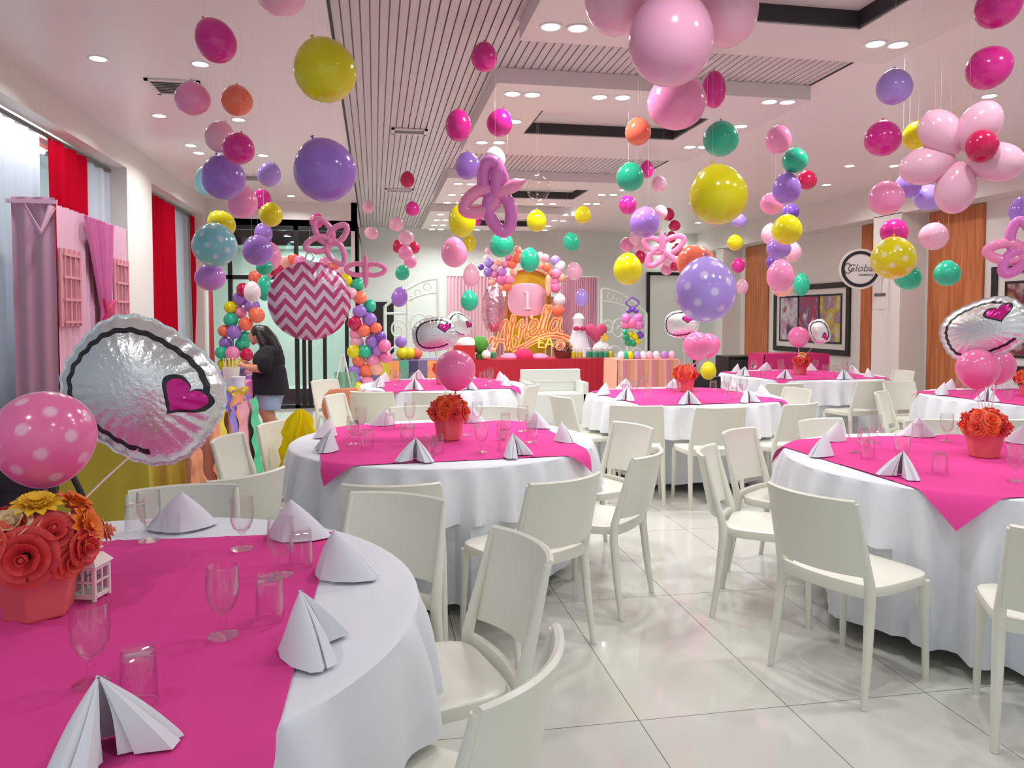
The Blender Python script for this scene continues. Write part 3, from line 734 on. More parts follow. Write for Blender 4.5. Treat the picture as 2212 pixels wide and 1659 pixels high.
def hang_all():
    """each string runs straight up to the ceiling or to the balloon above it"""
    for t, p, M, inv in HANG:
        st = p+M; top = 3.395 if (st.x < X2-.01 or st.x > X3+.01) else 3.275
        if X2-.01 <= st.x <= X3+.01 and not any(a <= st.y <= b for a, b in ((2.3, 4.9), (5.8, 8.3), (9.8, 12), (12.9, 15.5))): top = 3.395
        for q, r in OBST:
            h = math.hypot(q.x-st.x, q.y-st.y)
            if h < r+.004 and q.z > st.z and (q-p).length > 1e-4: top = min(top, q.z-math.sqrt(max(0, r*r-h*h))*.98)
        if top-st.z < .02: continue
        s_ = part('hanging_string', STR, None, t); s_.location = inv.to_matrix() @ M if inv else M; s_.scale = (1, 1, top-st.z)
        if inv: s_.rotation_euler = inv
S, Mm, L_ = .17, .22, .30
HB = [
 (606, -18, 108, 108, 'palepink', .28, 'pale pink balloon half cut by the top edge, left of the slatted ceiling', (0, 0)),
 (467, 90, 84, 98, 'magenta', .20, 'tilted magenta balloon with its knot pointing up beside a downlight', (0, -28)),
 (703, 155, 134, 138, 'yellow', .31, 'big yellow balloon hanging alone under the edge of the slatted ceiling', (0, -20)),
 (416, 215, 74, 72, 'pink', .19, 'pink balloon in front of the square ceiling diffuser', (10, 0)),
 (512, 219, 66, 66, 'coral', .17, 'coral orange balloon beside the pink one near the window side', (0, 0)),
 (474, 297, 62, 68, 'palepink', .165, 'pearly pale pink balloon with a strong shine above a magenta one', (0, 20)),
 (515, 323, 68, 68, 'magenta', .17, 'magenta balloon just above the purple one on the window side', (0, 10)),
 (483, 386, 92, 97, 'purple', .25, 'purple balloon in front of a hidden pale blue balloon', (0, -15)),
 (441, 393, 40, 62, 'blue', .20, 'pale blue balloon mostly hidden behind the purple one', (0, 0)),
 (581, 379, 50, 54, 'lavender', .17, 'small lavender balloon beside the square ceiling diffuser', (10, 25)),
 (523, 438, 66, 72, 'pink', .20, 'pink balloon below the purple one on the window side', (0, 0)),
 (566, 432, 40, 46, 'magenta', .17, 'magenta balloon half hidden behind pink and yellow ones', (0, 0)),
 (585, 465, 50, 53, 'yellow', .17, 'round yellow balloon above a purple balloon near the glass partition', (0, 10)),
 (479, 486, 58, 62, 'yellow', .20, 'tilted yellow balloon right on top of the pale blue dotted one', (0, -40)),
 (454, 600, 64, 60, 'lilac', .19, 'lilac balloon hanging under the pale blue dotted balloon', (0, 0)),
 (569, 504, 38, 44, 'purple', .15, 'small purple balloon topping a bigger purple one', (0, 0)),
 (557, 543, 65, 66, 'purple', .22, 'purple balloon above the green ones near the balloon column', (0, 0)),
 (586, 556, 42, 60, 'pink', .17, 'pink balloon peeking out behind the purple one', (0, 0)),
 (571, 578, 36, 36, 'teal', .13, 'small green balloon under the purple and pink pair', (0, 0)),
 (572, 624, 34, 56, 'teal', .14, 'long green balloon beside the top of the balloon column', (0, 0)),
 (545, 632, 36, 46, 'white', .14, 'whitish pink balloon on top of the far balloon column', (0, 0)),
 (703, 371, 134, 138, 'purple', .31, 'big purple balloon hanging under the big yellow one', (0, -20)),
 (684, 478, 29, 32, 'magenta', .15, 'small magenta balloon above the looped balloon flower', (0, 15)),
 (795, 448, 26, 27, 'palepink', .15, 'pale pink balloon, first of the small ones at the slatted ceiling edge', (0, 0)),
 (802, 504, 30, 26, 'palepink', .17, 'pale pink balloon below the first one at the slatted ceiling edge', (0, 30)),
 (856, 485, 31, 32, 'palepink', .17, 'pale pink balloon above the pink and magenta bunch', (0, 10)),
 (877, 514, 34, 32, 'palepink', .2, 'pale pink balloon topping the pink and magenta bunch', (0, 0)),
 (860, 533, 24, 30, 'crimson', .15, 'magenta balloon left in the pink and magenta bunch', (0, 0)),
 (895, 536, 24, 27, 'crimson', .15, 'magenta balloon right in the pink and magenta bunch', (0, 0)),
 (876, 547, 32, 32, 'pink', .19, 'pink balloon in the middle of the pink and magenta bunch', (0, 0)),
 (886, 566, 28, 30, 'pink', .17, 'pink balloon at the bottom of the pink and magenta bunch', (0, 0)),
 (869, 590, 31, 34, 'teal', .18, 'green balloon in front of the back wall above the white gate', (0, 15)),
 (863, 643, 35, 44, 'purple', .2, 'purple balloon overlapping the white scroll gate', (0, 10)),
 (880, 389, 31, 36, 'crimson', .16, 'small magenta balloon beside the farther slotted vent', (0, 0)),
 (891, 452, 31, 32, 'magenta', .16, 'small magenta balloon below the farther slotted vent', (0, 0)),
 (1046, 125, 57, 64, 'magenta', .17, 'magenta balloon by the corner of the second ceiling box', (0, 0)),
 (990, 273, 56, 70, 'magenta', .17, 'tall magenta balloon under the slatted ceiling, beside its twin', (0, 0)),
 (1079, 267, 56, 60, 'magenta', .17, 'shiny magenta balloon right of its tall twin', (8, 15)),
 (1010, 360, 54, 60, 'purple', .18, 'purple balloon behind the twisted pink balloon flower', (0, 0)),
 (1069, 345, 46, 52, 'white', .17, 'white balloon behind the top of the twisted balloon flower', (0, 0)),
 (998, 478, 60, 74, 'yellow', .24, 'egg-shaped yellow balloon left of the twisted balloon flower', (0, 0)),
 (1014, 526, 28, 38, 'yellow', .16, 'small yellow balloon tucked under the egg-shaped one', (0, 0)),
 (1030, 472, 22, 34, 'magenta', .15, 'magenta balloon barely showing beside the egg-shaped yellow one', (0, 0)),
 (981, 547, 57, 66, 'pink', .24, 'pink teardrop balloon above the stage backdrop edge', (0, -6)),
 (1018, 597, 36, 50, 'palepink', .2, 'faint pale pink balloon right of the pink teardrop', (0, 0)),
 (1159, 478, 43, 48, 'yellow', .18, 'yellow balloon in the middle before the farthest ceiling box', (0, 0)),
 (1259, 465, 36, 38, 'yellow', .17, 'smaller yellow balloon before the farthest ceiling box', (0, 0)),
 (1083, 530, 52, 56, 'teal', .22, 'green balloon above the stage arch, larger of two', (0, 25)),
 (1144, 563, 42, 54, 'teal', .19, 'green balloon right over the middle of the stage arch', (0, 0)),
 (1235, 524, 36, 42, 'teal', .18, 'green balloon alone before the back wall', (0, -22)),
 (1014, 651, 38, 46, 'teal', .18, 'green balloon low over the stage, left of the foil balloon', (0, 0)),
 (1241, 587, 34, 40, 'palepink', .19, 'pale pink balloon right of the stage arch', (0, -15)),
 (1256, 644, 30, 38, 'lavender', .17, 'pale lavender balloon before the pink backdrop curtain', (0, 0)),
 (1378, 286, 56, 60, 'coral', .17, 'coral orange balloon beside the giant pink cluster', (0, 0)),
 (1361, 384, 60, 63, 'teal', .19, 'green balloon with a magenta one peeking out behind', (0, 0)),
 (1397, 367, 30, 38, 'magenta', .15, 'magenta balloon half hidden behind the green one', (0, 0)),
 (1424, 398, 32, 34, 'palepink', .15, 'pale pink balloon right of the green and magenta pair', (0, 0)),
 (1355, 443, 42, 36, 'magenta', .17, 'magenta balloon lying sideways left of a purple one', (0, 70)),
 (1392, 482, 64, 68, 'purple', .25, 'purple balloon over the looped pink balloons by the back wall', (0, 12)),
 (1426, 460, 32, 32, 'palepink', .16, 'pale pink balloon at the shoulder of the purple one', (0, 0)),
 (1444, 464, 26, 28, 'crimson', .15, 'dark magenta balloon, upper of the two beside a ceiling lamp', (0, 0)),
 (1457, 488, 26, 24, 'crimson', .15, 'dark magenta balloon, lower of the two beside a ceiling lamp', (0, 0)),
 (1542, 196, 52, 80, 'magenta', .2, 'magenta balloon partly behind the giant pink cluster', (0, 0)),
 (1557, 302, 76, 76, 'teal', .22, 'large green balloon above the big yellow one', (0, 0)),
 (1681, 303, 55, 62, 'pink', .17, 'pink balloon at the top of the wall-side string of balloons', (0, 12)),
 (1717, 348, 54, 54, 'teal', .17, 'green balloon second in the wall-side string', (0, 0)),
 (1743, 390, 42, 42, 'crimson', .15, 'crimson balloon beside the green one of the wall-side string', (0, 0)),
 (1699, 409, 60, 68, 'purple', .19, 'purple balloon in the wall-side string above the yellow one', (0, 0)),
 (1667, 441, 50, 48, 'pink', .17, 'pink balloon left of the purple one in the wall-side string', (0, 20)),
 (1708, 458, 36, 36, 'violet', .15, 'dark purple balloon squeezed above the yellow one', (0, 0)),
 (1552, 424, 124, 130, 'yellow', .31, 'biggest yellow balloon, right of centre, above the dotted purple one', (0, -12)),
 (1597, 478, 32, 30, 'lavender', .15, 'lavender balloon just right of the biggest yellow one', (0, 0)),
 (1588, 525, 34, 34, 'yellow', .16, 'small yellow balloon before the corner pilaster', (0, 0)),
 (1700, 498, 64, 66, 'yellow', .21, 'yellow balloon in the middle of the wall-side string', (0, 0)),
 (1665, 507, 40, 46, 'palepink', .17, 'pale pink balloon behind the yellow one of the wall-side string', (0, 0)),
 (1682, 537, 52, 48, 'purple', .18, 'purple balloon under the yellow one of the wall-side string', (0, 0)),
 (1672, 567, 34, 40, 'violet', .15, 'dark purple balloon above the lowest pink one', (0, 0)),
 (1712, 545, 38, 46, 'palepink', .16, 'pale pink balloon right of the purple one in the wall-side string', (0, -15)),
 (1686, 598, 58, 72, 'pink', .19, 'tall pink balloon at the bottom of the wall-side string', (0, 0)),
 (1690, 622, 46, 40, 'peach', .19, 'peach balloon showing under the tall pink one', (0, 0)),
 (1731, 616, 34, 50, 'teal', .16, 'green balloon in front of the picture frame', (0, 0)),
 (1595, 574, 28, 34, 'magenta', .15, 'small magenta balloon near the corner pilaster', (0, 10)),
 (1603, 620, 26, 33, 'palepink', .15, 'small pale pink balloon near the corner pilaster', (0, 0)),
 (1502, 572, 88, 60, 'coral', .30, 'wide coral balloon rising behind the dotted purple one', (0, 60)),
 (1356, 583, 62, 70, 'yellow', .24, 'yellow balloon before the white board on the back wall', (0, 0)),
 (1384, 556, 26, 30, 'crimson', .15, 'magenta balloon between the yellow one and the pink loops', (0, -20)),
 (1932, 190, 74, 76, 'lavender', .19, 'lavender balloon alone high on the picture-wall side', (0, 0)),
 (1907, 301, 76, 76, 'magenta', .2, 'magenta balloon left of the yellow one by the big flower', (0, 0)),
 (1982, 296, 62, 64, 'yellow', .18, 'yellow balloon touching the big flower balloon', (0, 0)),
 (2137, 147, 94, 86, 'magenta', .22, 'magenta balloon high above the big flower balloon', (10, -60)),
 (2157, 14, 96, 66, 'magenta', .22, 'magenta balloon cut by the top edge near the right corner', (10, -60)),
 (1962, 401, 54, 56, 'purple', .17, 'purple balloon left below the big flower balloon', (0, 0)),
 (2004, 428, 58, 56, 'lavender', .18, 'lavender balloon under the big flower balloon', (0, 25)),
 (1914, 430, 74, 74, 'pink', .2, 'pink balloon in front of the wide wall column', (0, 0)),
 (1931, 502, 58, 56, 'magenta', .18, 'magenta balloon over the yellow dotted one', (0, 35)),
 (2016, 512, 60, 60, 'palepink', .18, 'pearly pale pink balloon before the wide orange panel', (0, 20)),
 (1960, 600, 58, 50, 'teal', .19, 'green balloon behind the yellow dotted one', (0, 40)),
 (2046, 592, 54, 56, 'teal', .17, 'green balloon before the wide orange panel', (0, 0)),
 (2205, 457, 46, 60, 'purple', .17, 'purple balloon cut by the right edge', (0, 0)),
 (1328, 0, 150, 92, 'palepink', .40, 'giant pale pink balloon, left one of the cluster at the top edge', (0, 70)),
 (1571, 22, 132, 168, 'palepink', .37, 'giant pale pink balloon, right one of the cluster at the top edge', (0, 0)),
 (1449, 88, 182, 206, 'rosy', .48, 'giant pink balloon in the middle of the cluster', (0, 0)),
 (1462, 222, 126, 122, 'pink', .36, 'large pink balloon at the bottom of the giant cluster', (0, 0)),
]
for (px, py, w, h, c, sz, lab, tl) in HB: balloon(px, py, w, h, c, sz, lab, tl)
balloon(464, 532, 94, 94, 'blue', .27, 'pale blue balloon with white dots above the lilac one', polka=True)
balloon(1524, 630, 130, 142, 'lavender', .34, 'large lavender balloon with white dots right of centre', polka=True)
balloon(1930, 560, 92, 92, 'yellow', .25, 'yellow balloon with pale dots in front of the wall column', polka=True)
# clear bubble balloon
_BM['clear'] = MB().lathe(bal_profile(), 28).mesh('balloon_clear', glass_mat('clear_latex', (.97, .97, .97), .03, .35, 2)); _BM['kclear'] = knot_mesh('white')
balloon(1163, 408, 50, 58, 'clear', .17, 'clear transparent balloon under the third ceiling box')
for i, (px, py, w, c) in enumerate([(1354, 530, 30, 'pink'), (1383, 536, 28, 'palepink'), (1398, 560, 26, 'palepink'), (1445, 560, 30, 'palepink'), (1372, 515, 26, 'palepink'), (1450, 513, 24, 'crimson'), (1463, 540, 26, 'crimson'), (1440, 580, 28, 'pink'), (1458, 575, 22, 'crimson')]):
    balloon(px, py, w, w*1.1, c, w/30*.18, '%s small balloon, %s in the pink bunch by the back wall' % ({'pink': 'pink', 'palepink': 'pale pink', 'crimson': 'dark magenta'}[c], ('first', 'second', 'third', 'fourth', 'fifth', 'sixth', 'seventh', 'eighth', 'ninth')[i]), group='small balloons of the pink bunch by the back wall')
# ------------------------------------------------------------------ balloon flowers
def face_cam(o, p, roll=0, yaw=0):
    z = (CO-p).normalized(); x = Vector((0, 0, 1)).cross(z).normalized(); y = z.cross(x)
    M = Matrix((x, y, z)).transposed(); o.rotation_euler = (M @ Matrix.Rotation(yaw, 3, 'Y') @ Matrix.Rotation(roll, 3, 'Z')).to_euler()
pf = at_d(2092, 335, F*.16/72); t = thing('flower_balloon', pf, 0, 'large flower of five pale pink balloons around a magenta one', 'balloon'); face_cam(t, pf, 0)
pr = (-.045, -.005, 0)
for i, a in enumerate((62, 125, 190, 262, 345)):
    a = math.radians(a); r = .155
    o = child('petal', bal_mesh('palepink'), t, (math.cos(a)*r-.03, math.sin(a)*r-.005, 0), (0, 0, 0)); q = Vector((0, 0, 1)).rotation_difference(Vector((-math.cos(a), -math.sin(a), 0))); o.rotation_euler = q.to_euler(); o.scale = (.185, .185, .235)
o = child('flower_centre', bal_mesh('crimson'), t, (.05, .035, .10), (0, PI/2+.2, 0)); o.scale = (.13, .15, .13)
OBST.append((pf.copy(), .27)); HANG.append((t, pf.copy(), Vector((0, 0, .1)), t.rotation_euler.to_matrix().inverted().to_euler()))
def loop_flower(px, py, w, size, angs, label, c, c2=None, roll=0, yaw=0, thin=1.0):
    d = F*size/w; p = at_d(px, py, d); t = thing('loop_balloon_flower', p, 0, label, 'balloon', 'flowers of looped modelling balloons'); face_cam(t, p, roll, yaw)
    R = size/2; tr = R*.13*thin
    for i, (a, kk, L) in enumerate(angs):
        a = math.radians(a); m = MB()
        if kk == 'loop':
            pts = []
            for j in range(25):
                u = j/24*2*PI; x = R*L*.52*(1-math.cos(u)); y = R*L*.30*math.sin(u)*(1+.2*math.cos(u)); pts.append((x*math.cos(a)-y*math.sin(a), x*math.sin(a)+y*math.cos(a), .1*R*math.sin(u/2)+.02*i*R))
            m.tube(pts, tr, 12)
        else:
            pts = [(R*L*j/8*math.cos(a), R*L*j/8*math.sin(a), .15*R) for j in range(9)]; m.tube(pts, [tr*.6, tr, tr, tr, tr, tr, tr*.9, tr*.5, tr*.2], 12)
        part('petal', m, bal_mat(c2 if (c2 and i % 2) else c), t)
    m = MB(); m.ball((0, 0, .1*R), R*.16, 12, 8); part('flower_centre', m, bal_mat(c), t)
    OBST.append((p.copy(), size*.5)); HANG.append((t, p.copy(), Vector((0, 0, size*.1)), t.rotation_euler.to_matrix().inverted().to_euler()))
    return t
LF = loop_flower
LF(1070, 420, 150, .42, [(100, 'loop', .9), (205, 'loop', .95), (285, 'loop', 1.05), (25, 'stick', .95), (85, 'stick', 1.0)], 'big twisted flower of lilac and pink modelling balloons in mid-air', 'orchid', 'pink', 0, 0, 1.45)
LF(712, 522, 100, .30, [(120, 'loop', 1.05), (45, 'loop', .95), (195, 'loop', 1.0), (300, 'loop', 1.05)], 'pink flower of looped balloons above the zigzag foil balloon', 'pink', None)
LF(790, 583, 84, .28, [(92, 'stick', .85), (178, 'loop', .95), (2, 'loop', .95), (270, 'stick', .95)], 'small pink flower of looped balloons beside the right balloon column', 'pink', None, 0)
LF(1432, 540, 96, .40, [(95, 'stick', .9), (30, 'loop', 1.0), (150, 'loop', .9), (225, 'loop', .9), (320, 'stick', 1.0)], 'pink flower of looped balloons in the bunch by the back wall', 'pink', None)
LF(2208, 545, 130, .36, [(95, 'loop', 1.0), (175, 'loop', .95), (235, 'loop', .8), (0, 'loop', .9)], 'lilac and pink looped balloon flower cut by the right edge', 'orchid', 'pink', 0, 0, 1.3)
# ------------------------------------------------------------------ foil balloons
M_FOIL = mat('silver_foil', lin(232, 236, 236), .24, metal=.75, bump=('noise', 14, .35, .01))
M_INK = mat('black_ink', (.015, .015, .018), .35); M_HEART = mat('magenta_foil', lin(206, 30, 140), .22, metal=.4)
def pillow(R, sx, sy, T, inner=True, ruffle=.012, n=120, m=26):
    """cushion-shaped foil balloon with a flat seam, facing +Z; the printed oval line and heart lie on its skin"""
    mb = MB()
    def out(a):
        e = 2.6; c_, s_ = abs(math.cos(a)), abs(math.sin(a)); q = (c_**e+s_**e)**(-1/e)
        return q*(1+ruffle*math.sin(26*a))
    def H(r): return T*max(0, 1-r**2.3)**.62
    def pt(r, a, side, off=0):
        q = out(a)*r if r > .9 else out(a)*r
        h = H(r)*(1+.05*math.sin(26*a)*r**5)
        return Vector((q*math.cos(a)*sx*R, q*math.sin(a)*sy*R, side*(h*R+off)))
    for side in (1, -1):
        mb.grid(lambda u, v: pt(1-v*.995, 2*PI*u*side, side), n, m, closed_u=True)
    # seam
    mb.grid(lambda u, v: pt(1, 2*PI*u, 1)*(1+.035*v), n, 1, closed_u=True)
    if inner:
        mb.cur = 1
        mb.grid(lambda u, v: pt(.78+.075*v+.02*math.sin(4*PI*u), .35+1.62*PI*u, 1, .0025), 100, 3)
        mb.cur = 2
        def heart(t): return (16*math.sin(t)**3/17, (13*math.cos(t)-5*math.cos(2*t)-2*math.cos(3*t)-math.cos(4*t))/17)
        def hp(u, v, k=.30, off=.004):
            x, y = heart(2*PI*u); x, y = .50+x*k*v, .30+y*k*v; r = math.hypot(x, y); return pt(r, math.atan2(y, x), 1, off)
        mb.grid(lambda u, v: hp(u, .05+v*.95), 60, 8, closed_u=True)
        mb.cur = 1
        mb.grid(lambda u, v: hp(u, .9+v*.22, off=.006), 60, 2, closed_u=True)
    return mb
FOILME = {}
def foil(px, py, w, size, label, roll, yaw, d=None, sx=1.0, sy=.78, stick_to=None, T=.42):
    d = d or F*size/w; p = at_d(px, py, d); R = w*d/F/2
    k = round(sx, 2), round(sy, 2), T
    if k not in FOILME: FOILME[k] = pillow(1, sx, sy, T).mesh('foil', [M_FOIL, M_INK, M_HEART], weld=False)
    t = thing('foil_balloon', p, 0, label, 'foil balloon', 'silver foil balloons over the tables')
    o = part('foil_envelope', FOILME[k], None, t); o.scale = (R, R, R); face_cam(o, p, math.radians(roll), math.radians(yaw))
    if stick_to is not None:
        m = MB(); b = Vector(stick_to)-p; m.tube([Vector((0, 0, -R*.72)), b*.5+Vector((0, 0, -R*.3))+Vector((.01, 0, 0)), b], .003, 6); part('stick', m, mat('clear_stick', lin(236, 196, 206), .3), t)
    return t
def on_stick(px, py, w, c, d, base, label, polka=False, nst=2, k=1.0):
    p = at_d(px, py, d); t = thing('balloon_on_stick', p, 0, label, 'balloon', 'pink balloons on sticks above the tables'); D = w*d/F
    o = part('envelope', polka_mesh(c) if polka else bal_mesh(c), None, t); o.scale = (D, D, D*.96*k); o.rotation_euler = (PI, 0, 0)
    kk = link('knot', knot_mesh(c), o); KIDS.setdefault(o.name, []).append(kk)
    for i in range(nst):
        m = MB(); b = Vector(base)+Vector((.012*(i*2-1), .0, 0))-p; top = Vector((0, 0, -.56*D)); m.tube([top, top.lerp(b, .5)+Vector((.006*(i*2-1), 0, 0)), b], .0028, 6)
        part('stick', m, mat('clear_stick', lin(236, 196, 206), .3), t)
def up(p, h): return Vector((p[0], p[1], ZT+h))
PA = at_z(85, 1322, ZT)
on_stick(96, 943, 204, 'bubble', 1.98, up(PA, .17), 'large pink balloon with white dots above the nearest table', polka=True)
on_stick(984, 798, 87, 'bubble', 4.62, up(PB, .17), 'plain pink balloon above the pot of the centre table')
on_stick(1506, 746, 60, 'bubble', 6.4, up(PD, .17), 'pink balloon above the pot of the middle right table')
on_stick(1529, 745, 52, 'bubble', 6.75, up(PD+Vector((.05, .03, 0)), .17), 'pink balloon almost hidden behind another above the middle right table', nst=1)
on_stick(1725, 727, 44, 'bubble', 9.2, up(PE, .17), 'small pink balloon in front of the framed pictures')
on_stick(2112, 795, 86, 'bubble', 4.25, up(PG, .17), 'pink balloon left of the pair under the foil balloon at the right')
on_stick(2152, 790, 76, 'bubble', 4.6, up(PG, .17), 'pink balloon right of the pair under the foil balloon at the right')
foil(312, 842, 318, .52, 'huge silver cushion foil balloon with printed magenta heart over the nearest table', -38, -18, sx=1.03, sy=.86, d=2.62, stick_to=up(PA, .17))
foil(938, 722, 92, .46, 'silver foil balloon with magenta heart before the white gate', 8, 0, d=5.0, stick_to=up(PB, .17))
foil(992, 700, 62, .42, 'smaller silver foil balloon just behind another over the centre table', -30, 25, d=8.0, stick_to=up(PC, .17))
foil(1472, 700, 76, .4, 'silver foil balloon half hidden by the dotted lavender balloon', 5, -20, d=7.6, stick_to=up(PD, .17))
foil(1770, 716, 52, .4, 'small silver foil balloon in front of the framed pictures', -70, 0, d=9.4, stick_to=up(PE, .17))
foil(2125, 712, 168, .46, 'silver foil balloon with magenta heart at the right before the orange panel', 24, -12, d=4.3, sy=.72, stick_to=up(PG, .17))
# round zigzag foil
def chevron_mat():
    m = mat('chevron_foil', (1, 1, 1), .3, metal=.35, bump=('noise', 12, .3, .01)); nt = m.node_tree; b = nt.nodes['Principled BSDF']
    tc = nt.nodes.new('ShaderNodeTexCoord'); sp = nt.nodes.new('ShaderNodeSeparateXYZ'); nt.links.new(tc.outputs['Object'], sp.inputs[0])
    pp = nt.nodes.new('ShaderNodeMath'); pp.operation = 'PINGPONG'; pp.inputs[1].default_value = .235
    ad = nt.nodes.new('ShaderNodeMath'); ad.operation = 'ADD'; ad.inputs[1].default_value = 5.1; nt.links.new(sp.outputs[0], ad.inputs[0]); nt.links.new(ad.outputs[0], pp.inputs[0])
    s1 = nt.nodes.new('ShaderNodeMath'); s1.operation = 'MULTIPLY_ADD'; s1.inputs[1].default_value = -1.25; nt.links.new(pp.outputs[0], s1.inputs[0]); nt.links.new(sp.outputs[1], s1.inputs[2])
    mo = nt.nodes.new('ShaderNodeMath'); mo.operation = 'MULTIPLY'; mo.inputs[1].default_value = 3.0; nt.links.new(s1.outputs[0], mo.inputs[0])
    fr = nt.nodes.new('ShaderNodeMath'); fr.operation = 'FRACT'; nt.links.new(mo.outputs[0], fr.inputs[0])
    gt = nt.nodes.new('ShaderNodeMath'); gt.operation = 'GREATER_THAN'; gt.inputs[1].default_value = .5; nt.links.new(fr.outputs[0], gt.inputs[0])
    mx = nt.nodes.new('ShaderNodeMixRGB'); mx.inputs[1].default_value = (*lin(206, 74, 130), 1); mx.inputs[2].default_value = (*lin(236, 206, 222), 1)
    nt.links.new(gt.outputs[0], mx.inputs[0]); nt.links.new(mx.outputs[0], b.inputs['Base Color']); return m
p = at_d(670, 650, F*.42/176); t = thing('zigzag_foil_balloon', p, 0, 'round foil balloon with pink and white zigzag stripes', 'foil balloon')
mb = MB(); T = .32
for side in (1, -1):
    mb.grid(lambda u, v: Vector(((1-v*.996)*math.cos(2*PI*u*side), (1-v*.996)*math.sin(2*PI*u*side), side*T*max(0, 1-(1-v*.996)**2.4)**.6*(1+.08*math.sin(36*2*PI*u*side)*(1-v)**4)))*1.0, 144, 22, closed_u=True)
mb.grid(lambda u, v: Vector((math.cos(2*PI*u), math.sin(2*PI*u), .01*math.sin(40*PI*u)*v))*(1+.03*v), 144, 1, closed_u=True)
o = part('foil_envelope', mb, chevron_mat(), t); R = .205; o.scale = (R, R*.96, R); face_cam(o, p, .05, .15)
m = MB(); m.tube([(.0+.02*math.cos(u*2*PI/12), 0, .225+.022*math.sin(u*2*PI/12)) for u in range(12)], .005, 6, closed=True); part('tie_loop', m, M_FOIL, t)
OBST.append((p.copy(), .21)); HANG.append((t, p.copy(), Vector((0, 0, .24)), None))
# ------------------------------------------------------------------ curtains
def translucent_mat(name, col, f=.55):
    m = bpy.data.materials.new(name); m.use_nodes = True; nt = m.node_tree; nt.nodes.clear(); MATS[name] = m
    o = nt.nodes.new('ShaderNodeOutputMaterial'); d = nt.nodes.new('ShaderNodeBsdfDiffuse'); t = nt.nodes.new('ShaderNodeBsdfTranslucent'); mx = nt.nodes.new('ShaderNodeMixShader')
    d.inputs[0].default_value = (*col, 1); t.inputs[0].default_value = (*col, 1); mx.inputs[0].default_value = f
    nt.links.new(d.outputs[0], mx.inputs[1]); nt.links.new(t.outputs[0], mx.inputs[2]); nt.links.new(mx.outputs[0], o.inputs[0]); return m
M_SHEER = translucent_mat('sheer_white', lin(214, 220, 232), .45)
M_REDC = translucent_mat('red_drape', lin(186, 14, 40), .12)
def curtain(y0, y1, x, mt, label, cat, group, z1=3.07, z0=.02, wl=.16, amp=.03, seed=1, shift=0):
    rn = random.Random(seed); ph = rn.uniform(0, 6); n = max(16, int((y1-y0)/.02)); nz = 10
    def fn(u, v):
        y = y0+(y1-y0)*u; k = (y-y0)/wl*2*PI
        return (x+amp*(math.sin(k+ph+.5*math.sin(k*.37))+.3*math.sin(2.3*k+ph))*(.55+.45*(1-v)), y+shift*(1-v)+.02*math.sin(k*.5)*(1-v), z0+(z1-z0)*v)
    m = MB().grid(fn, n, nz); o = m.build('curtain', mt); tag(o, label, cat, group); return o
cx = XL-.18
Y = lambda px, x=cx: at_x(px, 600, x).y
g = 'white sheer curtains on the window wall'; r_ = 'red curtains on the window wall'
curtain(1.2, Y(96), cx, M_SHEER, 'bright white sheer curtain at the left edge, before the first red one', 'curtain', g, wl=.22, seed=3)
curtain(Y(97), Y(190), cx+.03, M_REDC, 'deep red curtain rising above the pink playhouse booth', 'curtain', r_, wl=.3, amp=.025, seed=4)
curtain(Y(191), yc0-.02, cx, M_SHEER, 'white sheer curtain between the red one and the white column', 'curtain', g, wl=.25, seed=5)
curtain(yc1+.02, Y(372), cx+.04, M_REDC, 'red curtain right beside the white column', 'curtain', r_, wl=.3, amp=.03, seed=6, shift=.12)
curtain(Y(376), Y(403), cx-.06, M_SHEER, 'narrow white sheer between the two far red curtains', 'curtain', g, wl=.25, seed=7)
curtain(Y(404), Y(450), cx+.04, M_REDC, 'farther red curtain behind the dessert table', 'curtain', r_, wl=.3, amp=.03, seed=8, shift=.15)
curtain(Y(452), 12.68, cx-.06, M_SHEER, 'white sheer curtain ending at the glass partition', 'curtain', g, wl=.25, seed=9)
curtain(-2.5, 1.15, cx, M_SHEER, 'white sheer curtain beside the camera position', 'curtain', g, wl=.25, seed=10)
t = thing('added_tube_lamp', (XL-.36, 7.0, 3.02), 0, 'unseen tube lamp added behind the sheer curtain to brighten it at upper left', 'lamp')  # unseen lamp, added to make the sheers glow
m = MB(); m.tube([(0, -.75, 0), (0, .75, 0)], .018, 10); part('tube', m, mat('tube_glow', (1, 1, 1), .5, emis=(.92, .98, 1), es=60), t)
m = MB(); m.bx(-.03, .03, -.8, .8, .02, .06); part('housing', m, M_WHITE, t, smooth=False)
# ------------------------------------------------------------------ pink playhouse booth
bxx = -2.38; by0 = at_x(122, 600, bxx).y; by1 = at_x(276, 600, bxx).y; bz = 2.36
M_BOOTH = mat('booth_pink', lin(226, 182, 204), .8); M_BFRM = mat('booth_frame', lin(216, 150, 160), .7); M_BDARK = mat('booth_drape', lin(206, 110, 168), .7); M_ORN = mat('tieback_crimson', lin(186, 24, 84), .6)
t = thing('playhouse_booth', (bxx, (by0+by1)/2, 0), 0, 'tall pink fabric playhouse booth with cut-out windows against the curtains', 'booth')
L2 = (by1-by0)/2
def pl(u, v, y0=-L2, y1=L2, amp=.012, wl=.11): y = y0+(y1-y0)*u; return (amp*math.sin(y/wl*2*PI)+.006*math.sin(y*37), y, .01+(bz-.01)*v)
part('wall_panel', MB().grid(pl, 90, 4), M_BOOTH, t)
m = MB(); m.grid(lambda u, v: (-.30*u+.0, -L2+.012*math.sin(u*16), .01+(bz+.05-.01)*v), 24, 4); part('side_panel', m, mat('booth_pink_shaded', lin(196, 152, 176), .8), t)  # booth pink darkened in the colour, shade of the return side
